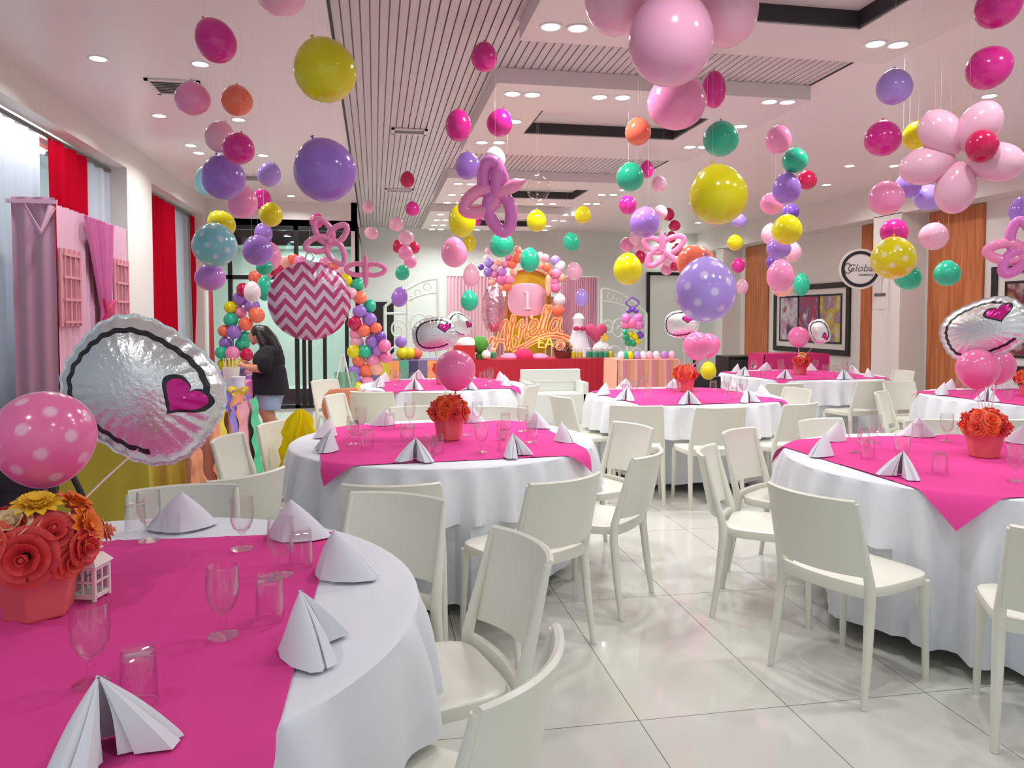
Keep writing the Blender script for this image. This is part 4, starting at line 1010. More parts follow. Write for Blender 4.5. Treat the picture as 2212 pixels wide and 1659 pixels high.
m = MB(); m.bx(-.33, .02, -L2-.02, -L2+.0, bz, bz+.03); m.tube([(-.02, -L2, bz-.02), (-.08, -L2-.06, bz-.22), (-.16, -L2-.12, bz-.02)], [.03, .02, .004], 6); part('corner_ruffle', m, M_BOOTH, t)
def house_window(pxa, pxb, pyt, pyb):
    ya, yb = at_x(pxa, 600, bxx).y-(by0+by1)/2, at_x(pxb, 600, bxx).y-(by0+by1)/2
    zt, zb = at_x((pxa+pxb)/2, pyt, bxx).z, at_x((pxa+pxb)/2, pyb, bxx).z; w = yb-ya
    m = MB(); m.bx(.015, .03, ya, yb, zb, zt); m.cur = 1
    for i in range(2):
        y0 = ya+w*(.20+.33*i); y1 = y0+w*.26
        for j in range(3):
            z0 = zb+(zt-zb)*(.06+.29*j); z1 = z0+(zt-zb)*.235
            if j == 2: m.prism([(y0, z0), (y1, z0), (y1, z1-(.0 if i == 0 else .09)), ((y0+y1)/2, z1+.02), (y0, z1-(.09 if i == 0 else .0))], (.031, 0, 0), (0, 1, 0), (0, 0, 1), (1, 0, 0), .002)
            else: m.bx(.031, .033, y0, y1, z0, z1)
    m.cur = 0
    for i in range(4): m.bx(.03, .042, ya+w*(.14+.33*i*.72), ya+w*(.14+.33*i*.72)+.012, zb, zt)
    for j in range(4): m.bx(.03, .045, ya+w*.1, yb-w*.1, zb+(zt-zb)*(.04+.29*j), zb+(zt-zb)*(.04+.29*j)+.02)
    part('cutout_window', m, [M_BFRM, mat('window_hole', lin(176, 112, 128), .7)], t, smooth=False)
house_window(122, 168, 540, 705); house_window(240, 272, 562, 700)
def drape(u, v):   # gathers towards the tieback and opens above and below
    zt, zg, zb = bz-.03, at_x(211, 672, bxx).z, at_x(211, 780, bxx).z; z = zb+(zt-zb)*v; yc = at_x(211, 600, bxx).y-(by0+by1)/2
    k = .15+.35*abs(z-zg)/(zt-zg) if z > zg else .15+.06*(zg-z)/(zg-zb)
    skew = -.10*max(0, (z-zg)/(zt-zg))
    return (.06+.016*math.sin(u*7*2*PI)+.01*math.sin(u*31), yc+skew+(u-.5)*2*k*.75, z)
part('drape', MB().grid(drape, 80, 24), M_BDARK, t)
yc = at_x(211, 600, bxx).y-(by0+by1)/2; zg = at_x(211, 676, bxx).z
m = MB(); m.prism([(-.15, -.10), (-.05, -.12), (.0, -.10), (.05, -.12), (.15, -.10), (.10, 0), (.15, .12), (.05, .09), (0, .05), (-.05, .09), (-.15, .12), (-.10, 0)], (.075, yc, zg), (0, 1, 0), (0, 0, 1), (1, 0, 0), .03); part('tieback', m, M_ORN, t, bevel=.006)
# ------------------------------------------------------------------ dessert tables along the windows
M_YEL = mat('yellow_cloth', lin(206, 182, 60), .75, bump=('noise', 5, .3, .02)); M_PUR = mat('purple_cloth', lin(98, 82, 170), .8); M_PNK2 = mat('pink_skirt', lin(214, 112, 168), .75)
def box_cloth(name, x0, x1, y0, y1, z, mt, label, seed=2, amp=.02):
    t = []
    rn = random.Random(seed); per = 2*((x1-x0)+(y1-y0)); N = int(per/.025)
    def P(s):
        s = s % per; 
        if s < x1-x0: return (x0+s, y0, 0, -1)
        s -= x1-x0
        if s < y1-y0: return (x1, y0+s, 1, 0)
        s -= y1-y0
        if s < x1-x0: return (x1-s, y1, 0, 1)
        s -= x1-x0; return (x0, y1-s, -1, 0)
    rings = []
    for j in range(9):
        v = j/8; ring = []
        for k in range(N):
            x, y, nx, ny = P(per*k/N); w = amp*(math.sin(k*.8+seed)+.5*math.sin(k*.31))*v+.06*v*v
            ring.append((x+nx*w, y+ny*w, z-(z-.02)*v))
        rings.append(ring)
    m = MB(); m.loft(rings, cap=False); m.bx(x0, x1, y0, y1, z-.004, z+.002)
    return tag(m.build(name, mt), label, 'tablecloth')
def plain_table(name, x0, x1, y0, y1, z, label):
    t = thing(name, ((x0+x1)/2, (y0+y1)/2, 0), 0, label, 'table'); hx, hy = (x1-x0)/2-.03, (y1-y0)/2-.03
    part('tabletop', MB().bx(-hx, hx, -hy, hy, z-.035, z-.01), M_TABLE, t, smooth=False)
    for sx in (-1, 1):
        for sy in (-1, 1): part('leg', MB().tube([(sx*(hx-.08), sy*(hy-.08), 0), (sx*(hx-.08), sy*(hy-.08), z-.03)], .015, 8), M_TABLE, t)
YX0, YX1, YY0, YY1 = -2.2, -1.28, 4.62, 5.45
plain_table('dessert_table', YX0, YX1, YY0, YY1, .8, 'small table under the glossy yellow cloth behind the foil balloon')
box_cloth('tablecloth', YX0, YX1, YY0, YY1, .8, M_YEL, 'glossy mustard yellow tablecloth behind the big foil balloon', 3, .016)
DX0, DX1, DY0, DY1 = -2.2, -1.38, 5.7, 8.9
plain_table('dessert_table', DX0, DX1, DY0, 8.2, .80, 'long dessert table along the window curtains')
plain_table('dessert_table', DX0, DX1+.02, 8.36, DY1+.06, .80, 'short dessert table under the pink satin skirt')
box_cloth('tablecloth', DX0, DX1, DY0, 8.2, .80, mat('peach_cloth', lin(232, 168, 140), .8), 'peach cloth on the long dessert table', 5)
RW = DX1-DX0
o = MB().grid(lambda u, v: (DX0+min(1.08*RW*v, RW)+(.16 if 1.08*RW*v > RW else 0)+.0, 6.7+1.35*u+.01*math.sin(v*20), .8075 if 1.08*RW*v <= RW else .70+.015*math.sin(u*30)), 40, 26).build('table_runner', M_PUR); tag(o, 'violet runner cloth under the cupcake trays on the long dessert table', 'tablecloth')
box_cloth('tablecloth', DX0, DX1+.02, 8.34, DY1+.08, .80, M_PNK2, 'pink satin skirt at the far end of the dessert table, by the woman', 6, .012)
def streamer(px, pyt, pyb, w, col, label, foot=None, seed=1, drift=0):
    a = at_x(px, pyt, DX1+.09); 
    if a.y < DY0+.05: a = Vector((YX1+.09, a.y, a.z))
    top = Vector((a.x, a.y, .81)); rn = random.Random(seed); p1, p2 = rn.uniform(0, 6), rn.uniform(0, 6)
    L = .80; ext = foot or 0; off_x = .036*(seed % 7)
    def fn(u, v):
        s = v*(L+ext); z = .81-min(s, L-.02); over = max(0, s-(L-.02))
        x = top.x+.05+.10*min(s, L)/L+over; wob = .008*math.sin(14*s+p1)
        edge = .012*math.sin(60*s+p2)*abs(u-.5)*2; ruf = .010*math.sin(38*s+p1)*abs(u-.5)*2+.008*math.sin(u*11+p2)
        y = top.y+drift*min(s, L)+(u-.5)*w*(1+.15*math.sin(9*s+p2))+edge+wob
        return (x+ruf+off_x, y, max(z, .015)+(abs(ruf)*.6 if over > 0 else 0))
    o = MB().grid(fn, 12, 90).build('crepe_streamer', mat('crepe_'+col, SCOL[col], .85)); tag(o, label, 'streamer', 'crepe paper streamers hanging from the dessert tables')
SI = [0]
SCOL = {'peach': lin(240, 158, 118), 'lime': lin(214, 206, 72), 'purple': lin(150, 132, 214), 'pink': lin(230, 160, 176), 'mint': lin(88, 200, 148)}
for px, pt, w, col, lab, ft, dr in [(346, 960, .26, 'peach', 'peach crepe streamer next to the yellow cloth', 0, .05), (388, 960, .3, 'peach', 'second peach crepe streamer beside the lime one', 0, .05), (424, 900, .34, 'lime', 'lime yellow crepe streamer with wavy edge', 0, -.3), (448, 900, .3, 'purple', 'lavender crepe streamer between the lime and pink ones', 0, -.3),
                               (463, 880, .55, 'pink', 'pink crepe streamer behind the leaning white chair', 0, 0), (480, 870, .34, 'mint', 'mint green crepe streamer trailing onto the floor', .35, -.45), (503, 860, .75, 'peach', 'wide peach crepe streamer farthest along the dessert table', 0, -.35)]:
    SI[0] += 1; streamer(px, pt, 0, w, col, lab, ft, SI[0], dr)
# sweets
def cake(p, label):
    t = thing('tiered_cake', p, .2, label, 'cake'); P_ = mat('icing_pink', lin(240, 176, 184), .5); Wt = mat('icing_white', lin(244, 236, 226), .5)
    part('cake_board', MB().lathe([(.001, 0), (.17, 0), (.17, .012), (.001, .012)], 32), Wt, t)
    part('tier', MB().lathe([(.001, .012), (.13, .012), (.135, .02), (.135, .11), (.125, .12), (.001, .12)], 32), P_, t, bevel=0)
    part('tier', MB().lathe([(.001, .12), (.085, .12), (.088, .13), (.088, .20), (.08, .21), (.001, .21)], 32), Wt, t)
    part('ribbon', MB().lathe([(.137, .03), (.139, .03), (.139, .055), (.137, .055)], 32), M_ORN, t)
    m = MB()
    for k in range(8): m.ball((.07*math.cos(k*.785), .07*math.sin(k*.785), .22), .014, 8, 6)
    part('icing_rosette', m, P_, t)
tz = .809
cake(at_z(424, 846, tz), 'pink and white tiered cake on the dessert table beside the foil balloon')
cake(at_z(410, 846, tz)+Vector((-.15, 1.3, 0)), 'second pink cake farther back against the red curtain')
def cupcake_tray(p, label):
    t = thing('cupcake_tray', p, -.1, label, 'tray'); m = MB(); m.lathe([(.001, 0), (.2, .0), (.23, .02), (.225, .024), (.19, .008), (.001, .008)], 36, sy=.6); part('tray', m, mat('tray_silver', lin(200, 200, 204), .25, metal=.6), t)
    for i in range(7):
        a = i*2*PI/6; x, y = (0, 0) if i == 6 else (.13*math.cos(a), .075*math.sin(a)); c_ = part('cupcake', MB().lathe([(.001, .008), (.022, .008), (.03, .045), (.034, .05), (.026, .065), (.012, .078), (.001, .085)], 14), mat('icing_'+('pink' if i % 2 else 'white'), (.8, .6, .6)), t); c_.location = (x, y, 0)
cupcake_tray(at_z(462, 838, tz), 'oval silver tray of cupcakes on the purple cloth')
cupcake_tray(at_z(452, 838, tz)+Vector((-.3, .45, 0)), 'farther oval tray of cupcakes beside the red curtain')
def straw_cup(p, label):
    t = thing('party_cup', p, 0, label, 'cup'); t.scale = (.85, .85, .9); part('cup', MB().lathe([(.001, 0), (.07, 0), (.095, .24), (.09, .24), (.065, .01), (.001, .01)], 24), mat('cup_cream', lin(232, 226, 208), .5), t)
    for i in range(12):
        a = i*.52; part('straw', MB().tube([(.04*math.cos(a), .04*math.sin(a), .02), (.085*math.cos(a), .085*math.sin(a), .34)], .004, 6), mat('straw_white' if i % 2 else 'straw_yellow', lin(240, 236, 226) if i % 2 else lin(226, 206, 120), .5), t)
straw_cup(at_z(500, 842, tz), 'large cream cup full of straws in front of the woman')
t = thing('gift_box', at_z(498, 838, tz)+Vector((-.05, .5, 0)), .1, 'dark violet gift box on the dessert table', 'box'); part('box', MB().box((0, 0, .07), (.2, .16, .14)), mat('box_violet', lin(84, 78, 120), .6), t, bevel=.004); part('lid', MB().box((0, 0, .15), (.21, .17, .03)), mat('box_violet', (0, 0, 0)), t, bevel=.003)
t = thing('popcorn_bag', at_z(527, 846, tz)+Vector((-.05, 0, 0)), 0, 'white crumpled paper bag at the edge of the dessert table', 'bag'); part('bag', MB().lathe([(.001, 0), (.05, 0), (.065, .05), (.055, .09), (.068, .14), (.06, .14), (.048, .09), (.001, .02)], 11), mat('paper_white', lin(236, 232, 236), .8), t)
t = thing('yellow_bow', at_z(505, 855, tz)+Vector((.05, -.05, 0)), 0, 'yellow ribbon bow on the corner of the dessert table', 'bow')
for s in (-1, 1): part('bow_loop', MB().grid(lambda u, v: (s*.09*math.sin(PI*u)*(.6+.4*v), .03*math.cos(2*PI*u)*1, .03+.05*math.sin(2*PI*u)*.6+v*.03), 14, 3), mat('bow_yellow', lin(232, 196, 60), .6), t, solid=.002)
t = thing('party_hat_stand', at_z(398, 850, tz)+Vector((-.1, .35, 0)), .3, 'pale paper tripod decoration pointing up before the red curtain', 'decoration')
for k in range(3):
    a = k*2.09; part('leg', MB().tube([(.14*math.cos(a), .14*math.sin(a), 0), (-.01*math.cos(a), -.01*math.sin(a), .42)], [.016, .012], 6), mat('paper_pink', lin(232, 206, 208), .7), t)
part('cone', MB().lathe([(.001, .02), (.07, .02), (.004, .3), (.001, .3)], 18), mat('paper_white', (0, 0, 0)), t)
# green and yellow tulle, bags
def tulle(px, py0, py1, d):
    a = at_d(px, py0, d); m = MB(); rings = []
    for j in range(22):
        v = j/21; z = a.z-(a.z-.12)*v; w = .015+.085*math.sin(min(1, v*4)*PI*.5)*(1-v)**1.1+.012*math.sin(v*23)**2; ring = []
        for k in range(36):
            th = 2*PI*k/36; r = w*(1+.22*math.sin(9*th+v*9)+.16*math.sin(17*th-v*14)+.2*math.sin(3*th+v*7)); ring.append((a.x-.10*v+r*math.cos(th), a.y-.04*v+r*math.sin(th)*.6, z))
        rings.append(ring)
    m.loft(rings); o = m.build('tulle_drape', translucent_mat('yellow_tulle', lin(244, 228, 40), .45)); tag(o, 'bright yellow tulle hanging down a white chair beside the centre table', 'fabric')
tulle(648, 884, 1030, 4.98)
def bag(p, rz, col, label, s=1, strap=True, name='shoulder_bag'):
    t = thing(name, p, rz, label, 'bag'); m = MB(); rings = []
    for j in range(9):
        v = j/8; k = math.sin(PI*(.12+.8*v))**.35; rings.append([(.19*k*math.copysign(abs(math.cos(a))**.6, math.cos(a)), .09*k*math.copysign(abs(math.sin(a))**.6, math.sin(a))*(1-.35*v), .28*v) for a in [2*PI*i/28 for i in range(28)]])
    m.loft(rings); part('body', m, col, t)
    part('flap', MB().grid(lambda u, v: ((u-.5)*.33, -.085-.004*math.sin(v*3)-.0, .26-.13*v), 10, 5), col, t, solid=.006)
    if strap: m = MB(); m.tube([(.15, 0, .20), (.19, .0, .24), (.23, .01, .20), (.27, .02, .10), (.30, .02, .02)], [.014, .012, .012, .012, .008], 8); part('strap', m, col, t)
    t.scale = (s, s, s)
pb_ = at_d(8, 1105, 2.72); bag(Vector((pb_.x, pb_.y, .775)), -.1, mat('black_nylon', (.012, .012, .018), .55), 'black shoulder bag with strap lying at the left edge by the nearest table', .95)
pc = at_px_z(740, 7.7, .46); bag(pc, .4, mat('orange_leather', lin(222, 140, 100), .5), 'orange and mauve handbag on a chair left of the far table', 1.15, False, 'handbag')
pd_ = at_px_z(1506, 8.70, .455); bag(pd_, .2, mat('black_fabric', (.015, .014, .018), .8), 'heap of black cloth behind the middle right table', 1.45, False, 'black_jacket')
balloon(1530, 802, 34, 40, 'yellow', .19, 'small yellow balloon lying against the black cloth heap', group='loose balloons', d=8.3)
# ------------------------------------------------------------------ balloon arch at the entrance
def bal_group(t, pts, base_d, jit=.12, seed=1, sc=1.0):
    rn = random.Random(seed); org = t.location.copy()
    for (px, py, w, c) in pts:
        d = base_d+rn.uniform(-jit, jit); p = at_d(px, py, d); D = w*d/F*sc
        o = child('balloon', bal_mesh(c), t, p-org, (rn.uniform(-2, 2), rn.uniform(-2, 2), 0)); o.scale = (D, D, D)
lc = at_px_z(535, 11.6, 0); t = thing('balloon_arch', lc, 0, 'pastel balloon column arching up left of the zigzag foil balloon', 'balloon arch', 'balloon columns by the glass partition')
Lp = [(552, 599, 30, 'coral'), (525, 625, 28, 'crimson'), (519, 645, 31, 'purple'), (546, 662, 31, 'purple'), (497, 664, 26, 'yellow'), (519, 674, 29, 'pink'), (499, 691, 31, 'teal'), (555, 681, 34, 'coral'), (531, 700, 31, 'coral'), (484, 715, 26, 'coral'), (506, 717, 31, 'purple'), (531, 728, 28, 'teal'), (488, 741, 29, 'purple'), (524, 744, 31, 'teal'), (479, 762, 28, 'teal'), (502, 763, 31, 'pink'), (533, 767, 28, 'crimson'), (484, 787, 28, 'yellow'), (511, 788, 30, 'yellow'),
      (490, 812, 30, 'purple'), (518, 812, 30, 'coral'), (536, 795, 28, 'pink'), (486, 838, 30, 'teal'), (512, 840, 30, 'pink'), (540, 826, 30, 'purple'), (498, 866, 30, 'coral'), (528, 866, 30, 'yellow'), (512, 890, 28, 'teal'), (575, 590, 30, 'pink'), (598, 582, 34, 'crimson'), (612, 568, 30, 'peach'), (634, 562, 28, 'coral'), (648, 566, 28, 'pink')]
bal_group(t, Lp, 11.6, .1, 2)
rc = at_px_z(790, 11.3, 0); t = thing('balloon_arch', rc, 0, 'pastel balloon column standing right of the zigzag foil balloon', 'balloon arch', 'balloon columns by the glass partition')
Rp = [(747, 606, 28, 'yellow'), (772, 616, 29, 'teal'), (759, 634, 26, 'palepink'), (778, 643, 29, 'coral'), (798, 662, 28, 'teal'), (776, 673, 29, 'purple'), (798, 691, 31, 'purple'), (766, 698, 30, 'crimson'), (786, 714, 29, 'coral'), (812, 709, 25, 'coral'), (770, 720, 30, 'pink'), (805, 738, 32, 'purple'), (771, 739, 31, 'palepink'), (831, 747, 28, 'bubble'), (822, 728, 24, 'violet'), (764, 760, 29, 'yellow'), (788, 760, 30, 'teal'), (817, 757, 28, 'lilac'), (775, 779, 29, 'coral'), (807, 779, 32, 'pink'), (834, 772, 26, 'bubble'), (766, 802, 28, 'purple'), (789, 801, 30, 'coral'), (813, 796, 30, 'peach'), (766, 820, 27, 'purple'), (771, 839, 30, 'yellow'), (793, 828, 30, 'pink'), (790, 852, 30, 'teal'), (766, 862, 30, 'coral'), (784, 878, 30, 'purple'), (738, 590, 28, 'palepink'), (722, 578, 28, 'coral'), (702, 570, 28, 'pink')]
bal_group(t, Rp, 11.3, .1, 3)
# white easel with a pale green foil sheet
pe = at_px_z(738, 10.4, 0); t = thing('easel', pe, 0, 'slim white easel holding a pale green foil sheet near the glass partition', 'easel')
for a, b in (((-.22, -.05, 0), (.0, .05, 1.0)), ((.24, -.05, 0), (.02, .05, 1.0)), ((.02, .4, 0), (.01, .06, .98))): part('leg', MB().tube([a, b], .012, 6), mat('easel_white', (.8, .82, .8), .5), t)
part('foil_sheet', MB().grid(lambda u, v: (-.12+.30*u+.02*math.sin(v*9), .02+.025*math.sin(u*17+v*5), .1+.66*v), 24, 12), mat('mint_foil', lin(150, 196, 166), .3, metal=.3), t, solid=.003)
# ------------------------------------------------------------------ the woman at the dessert table
def make_person():
    d0 = 8.85; base = at_px_z(577, d0, 0); M_SKIN = mat('skin', lin(196, 142, 112), .55, sub=.1); M_TEE = mat('tshirt_navy_black', lin(15, 14, 24), .85); M_DEN = mat('denim_light', lin(148, 170, 196), .85, bump=('noise', 60, .2, .01)); M_HAIR = mat('hair_black', (.010, .008, .008), .35); M_SAN = mat('sandal_dark', lin(52, 30, 34), .6)
    t = thing('person', base, math.pi-YAW*1.0, 'woman in black T-shirt and light denim shorts bending over the dessert table', 'person')
    # local frame: +x is where she faces (towards the windows), y to her left/right, z up
    ev = []
    def skin(nodes, edges, name, sub=2):
        me = bpy.data.meshes.new(name); me.from_pydata([n[0] for n in nodes], edges, []); o = bpy.data.objects.new(name, me); COL.objects.link(o)
        bm = bmesh.new(); bm.from_mesh(me); lay = bm.verts.layers.skin.verify() if False else None; bm.free()
        m = o.modifiers.new('s', 'SKIN'); 
        if not me.skin_vertices: bpy.context.view_layer.objects.active = o
        for i, n in enumerate(nodes):
            r = n[1]; me.skin_vertices[0].data[i].radius = r if isinstance(r, tuple) else (r, r)
        me.skin_vertices[0].data[0].use_root = True
        s = o.modifiers.new('d', 'SUBSURF'); s.levels = sub; s.render_levels = sub
        return o
    def grab(o, voxel=None):
        if voxel: r = o.modifiers.new('r', 'REMESH'); r.mode = 'VOXEL'; r.voxel_size = voxel; sm = o.modifiers.new('sm', 'SMOOTH'); sm.iterations = 4; sm.factor = .5
        dg = bpy.context.evaluated_depsgraph_get(); e = o.evaluated_get(dg); me = bpy.data.meshes.new_from_object(e); bpy.data.objects.remove(o); me.shade_smooth(); return me
    def balls_loft(parts, name, voxel, mt):
        m = MB()
        for p in parts: p(m)
        me = m.mesh(name, mt); o = bpy.data.objects.new(name, me); COL.objects.link(o); me = grab(o, voxel); me.materials.clear(); me.materials.append(mt); return me
    def limb(pts, rs, n=16, sx=1.0):
        def f(m):
            P = []; R = []
            for i in range(len(pts)-1):
                for j in range(5):
                    k = j/5; P.append(Vector(pts[i]).lerp(Vector(pts[i+1]), k)); R.append(rs[i]*(1-k)+rs[i+1]*k)
            P.append(Vector(pts[-1])); R.append(rs[-1]); m.tube(P, R, n)
            m.ball(P[0], R[0]*.98, 14, 10); m.ball(P[-1], R[-1]*.98, 14, 10)
        return f
    def ell(c, r, R=None): return lambda m: m.ball(c, r, 18, 12, R)
    sh = .17
    B = [ell((-.02, 0, .64), (.15, .19, .15)), ell((-.01, 0, .80), (.165, .19, .17)), ell((0, 0, .97), (.15, .19, .18)), ell((-.02, 0, 1.09), (.11, .19, .10)),
         limb([(-.01, 0, 1.12), (.045, 0, 1.20), (.085, 0, 1.26)], [.065, .056, .056]),
         ell((.115, 0, 1.30), (.088, .076, .105), Matrix.Rotation(.45, 3, 'Y')), ell((.155, 0, 1.255), (.052, .055, .06)), ell((.205, 0, 1.275), (.020, .014, .018)), ell((.185, 0, 1.235), (.02, .026, .012)), ell((.165, 0, 1.205), (.026, .03, .022)), ell((.195, .028, 1.30), (.014, .015, .011)), ell((.195, -.028, 1.30), (.014, .015, .011)),
         ell((.105, .078, 1.285), (.018, .010, .028)), ell((.105, -.078, 1.285), (.018, .010, .028))]
    for s in (-1, 1):
        el = (-.05 if s < 0 else -.03, s*.255, .92); hd = (.235, s*.12, .945)
        B += [limb([(-.03, s*sh, 1.09), (-.045, s*.235, 1.0), el], [.068, .062, .052]), limb([el, (.12, s*.20, .925), hd], [.048, .043, .027])]
        # hand: palm, four fingers, thumb closing on the bag
        px_, py_, pz_ = .268, s*.105, .948
        B.append(ell((px_, py_, pz_), (.042, .018, .036), Matrix.Rotation(-.1, 3, 'Y')))
        for f in range(4):
            z0 = pz_+.028-.019*f; ln = (.030, .035, .032, .025)[f]
            B.append(limb([(px_+.03, py_, z0), (px_+.03+ln, py_-s*.012, z0-.004), (px_+.03+ln*1.3, py_-s*.034, z0-.010)], [.0095, .009, .0075], 8))
        B.append(limb([(px_-.005, py_-s*.012, pz_+.028), (px_+.025, py_-s*.03, pz_+.045), (px_+.05, py_-s*.04, pz_+.04)], [.0115, .0105, .0085], 8))
        fx = .045 if s < 0 else -.055
        B += [limb([(-.02, s*.095, .62), (.02+fx*.6, s*.10, .42), (-.01+fx, s*.10, .30), (-.03+fx, s*.10, .20), (-.03+fx, s*.10, .075)], [.118, .088, .066, .058, .038]), ell((-.035+fx, s*.10, .27), (.062, .058, .085)),
              limb([(-.05+fx, s*.10, .045), (.06+fx, s*.105, .038), (.12+fx, s*.11, .028)], [.036, .036, .020]), ell((.10+fx, s*.108, .033), (.045, .044, .020))]
        for f in range(5): B.append(ell((.155+fx-.012*abs(f-1), s*(.108)+(f-2)*.016, .024), (.016, .0085, .010)))
    part('body', balls_loft(B, 'body', .0065, M_SKIN), None, t)
    T = [ell((-.03, 0, .74), (.185, .225, .13)), ell((-.02, 0, .85), (.19, .225, .18)), ell((-.01, 0, 1.0), (.175, .222, .16)), ell((-.035, 0, 1.09), (.135, .215, .105)), limb([(-.03, 0, 1.1), (.02, 0, 1.165)], [.1, .074])]
    for s in (-1, 1): T.append(limb([(-.03, s*.16, 1.09), (-.04, s*.235, 1.01), (-.045, s*.255, .945)], [.092, .088, .080]))
    rings = []
    def hem(m):
        rr = []
        for j in range(7):
            z = .86-.042*j; k = 1+.03*j; rr.append([(-.02+.188*k*math.cos(a)+.006*math.sin(7*a)*j/6, .222*k*math.sin(a)*(1-.01*j), z+.02*math.sin(a*1+.5)*j/6) for a in [2*PI*i/40 for i in range(40)]])
        m.loft(rr)
    T.append(hem); part('t_shirt', balls_loft(T, 't_shirt', .010, M_TEE), None, t)
    S = [ell((-.02, 0, .62), (.165, .205, .13))]
    for s in (-1, 1):
        fx = .045 if s < 0 else -.055
        def leg(m, s=s, fx=fx):
            rr = []
            for j in range(6):
                z = .62-.036*j; c = Vector((-.02+.3*fx*j/5*2, s*.10, z)); k = 1-.02*j; rr.append([c+Vector((.135*k*math.cos(a), .115*k*math.sin(a), 0)) for a in [2*PI*i/26 for i in range(26)]])
            m.loft(rr)
        S.append(leg)
    part('shorts', balls_loft(S, 'shorts', .009, M_DEN), None, t)
    Hh = [ell((.095, 0, 1.325), (.098, .092, .098)), limb([(.05, 0, 1.33), (-.03, 0, 1.24), (-.10, 0, 1.13), (-.135, 0, 1.02)], [.088, .088, .07, .03]), limb([(.08, .065, 1.31), (.03, .085, 1.2), (-.02, .09, 1.12)], [.035, .04, .02]), limb([(.08, -.065, 1.31), (.04, -.085, 1.2), (.0, -.10, 1.11)], [.035, .042, .02])]
    part('hair', balls_loft(Hh, 'hair', .008, M_HAIR), None, t)
    for s in (-1, 1):
        fx = .045 if s < 0 else -.055
        m = MB(); rr = []
        for z in (.0, .012, .018): rr.append([(.04+fx+.13*math.cos(a), s*.105+.047*math.sin(a)*(1+.15*math.cos(a)), z) for a in [2*PI*i/24 for i in range(24)]])
        m.loft(rr); m.tube([(.09+fx+.012*math.cos(a), s*.105+.048*math.cos(a), .018+.044*math.sin(a)) for a in [PI*i/10 for i in range(11)]], .009, 6); part('sandal', m, M_SAN, t)
make_person()
# ------------------------------------------------------------------ picture wall on the right
def wall_rect(pxa, pxb, pyt, pyb, x=XR, pad=0):
    ya, yb = at_x(pxa, 600, x).y, at_x(pxb, 600, x).y; pm = (pxa+pxb)/2
    return min(ya, yb), max(ya, yb), at_x(pm, pyb, x).z, at_x(pm, pyt, x).z
for i, (a, b, pt, z0) in enumerate([(2009, 2127, 448, .12), (1864, 1887, 474, .12), (1613, 1662, 526, .12)]):
    y0, y1, _, zt = wall_rect(a, b, pt, 700)
    tag(MB().bx(XR-.035, XR-.002, y0, y1, z0, min(zt, 2.94)).build('wood_panel', M_WOOD, smooth=False, bevel=.004), 'orange wood wall panel, ' + ('widest, beside the wide wall column', 'narrow strip behind the round sign', 'farthest, left of the framed pictures')[i], 'wall panel', 'orange wood panels on the picture wall')
def photo_mat(name, cols, sc=(3, 3, 3), seed=0.):
    m = bpy.data.materials.new(name); m.use_nodes = True; nt = m.node_tree; b = nt.nodes['Principled BSDF']
    tc = nt.nodes.new('ShaderNodeTexCoord'); mp = nt.nodes.new('ShaderNodeMapping'); mp.inputs['Scale'].default_value = sc; mp.inputs['Location'].default_value = (seed, seed, seed)
    n = nt.nodes.new('ShaderNodeTexNoise'); n.inputs['Scale'].default_value = 2; n.inputs['Detail'].default_value = 3; cr = nt.nodes.new('ShaderNodeValToRGB'); cr.color_ramp.interpolation = 'EASE'
    while len(cr.color_ramp.elements) < len(cols): cr.color_ramp.elements.new(.5)
    for i, c in enumerate(cols): cr.color_ramp.elements[i].position = .3+.4*i/(len(cols)-1); cr.color_ramp.elements[i].color = (*c, 1)
    nt.links.new(tc.outputs['Object'], mp.inputs[0]); nt.links.new(mp.outputs[0], n.inputs['Vector']); nt.links.new(n.outputs['Fac'], cr.inputs[0]); nt.links.new(cr.outputs[0], b.inputs['Base Color']); b.inputs['Roughness'].default_value = .25
    return m
def frame(pxa, pxb, pyt, pyb, label, panes, mats_, bw=.09, matw=.12):
    y0, y1, z0, z1 = wall_rect(pxa, pxb, pyt, pyb); yc, zc = (y0+y1)/2, (z0+z1)/2; hy, hz = (y1-y0)/2, (z1-z0)/2
    t = thing('picture_frame', (XR-.002, yc, zc), 0, label, 'picture', 'framed pictures on the wall')
    def ringm(hy, hz, w, x0, x1):
        m = MB(); m.bx(x0, x1, -hy, hy, hz-w, hz); m.bx(x0, x1, -hy, hy, -hz, -hz+w); m.bx(x0, x1, -hy, -hy+w, -hz+w, hz-w); m.bx(x0, x1, hy-w, hy, -hz+w, hz-w); return m
    part('outer_frame', ringm(hy, hz, bw, -.04, 0), M_BLACK, t, smooth=False)
    part('mat_board', MB().bx(-.02, -.002, -hy+bw, hy-bw, -hz+bw, hz-bw), M_WHITE, t, smooth=False)
    iy, iz = hy-bw-matw, hz-bw-matw*.8
    m = ringm(iy, iz, .03, -.035, -.02)
    for k in range(1, panes): yy = -iy+2*iy*k/panes; m.bx(-.035, -.02, yy-.018, yy+.018, -iz, iz)
    part('inner_frame', m, M_BLACK, t, smooth=False)
    for k in range(panes):
        a, b = -iy+2*iy*k/panes+.02, -iy+2*iy*(k+1)/panes-.02; part('picture', MB().bx(-.028, -.021, a, b, -iz+.03, iz-.03), mats_[k % len(mats_)], t, smooth=False)
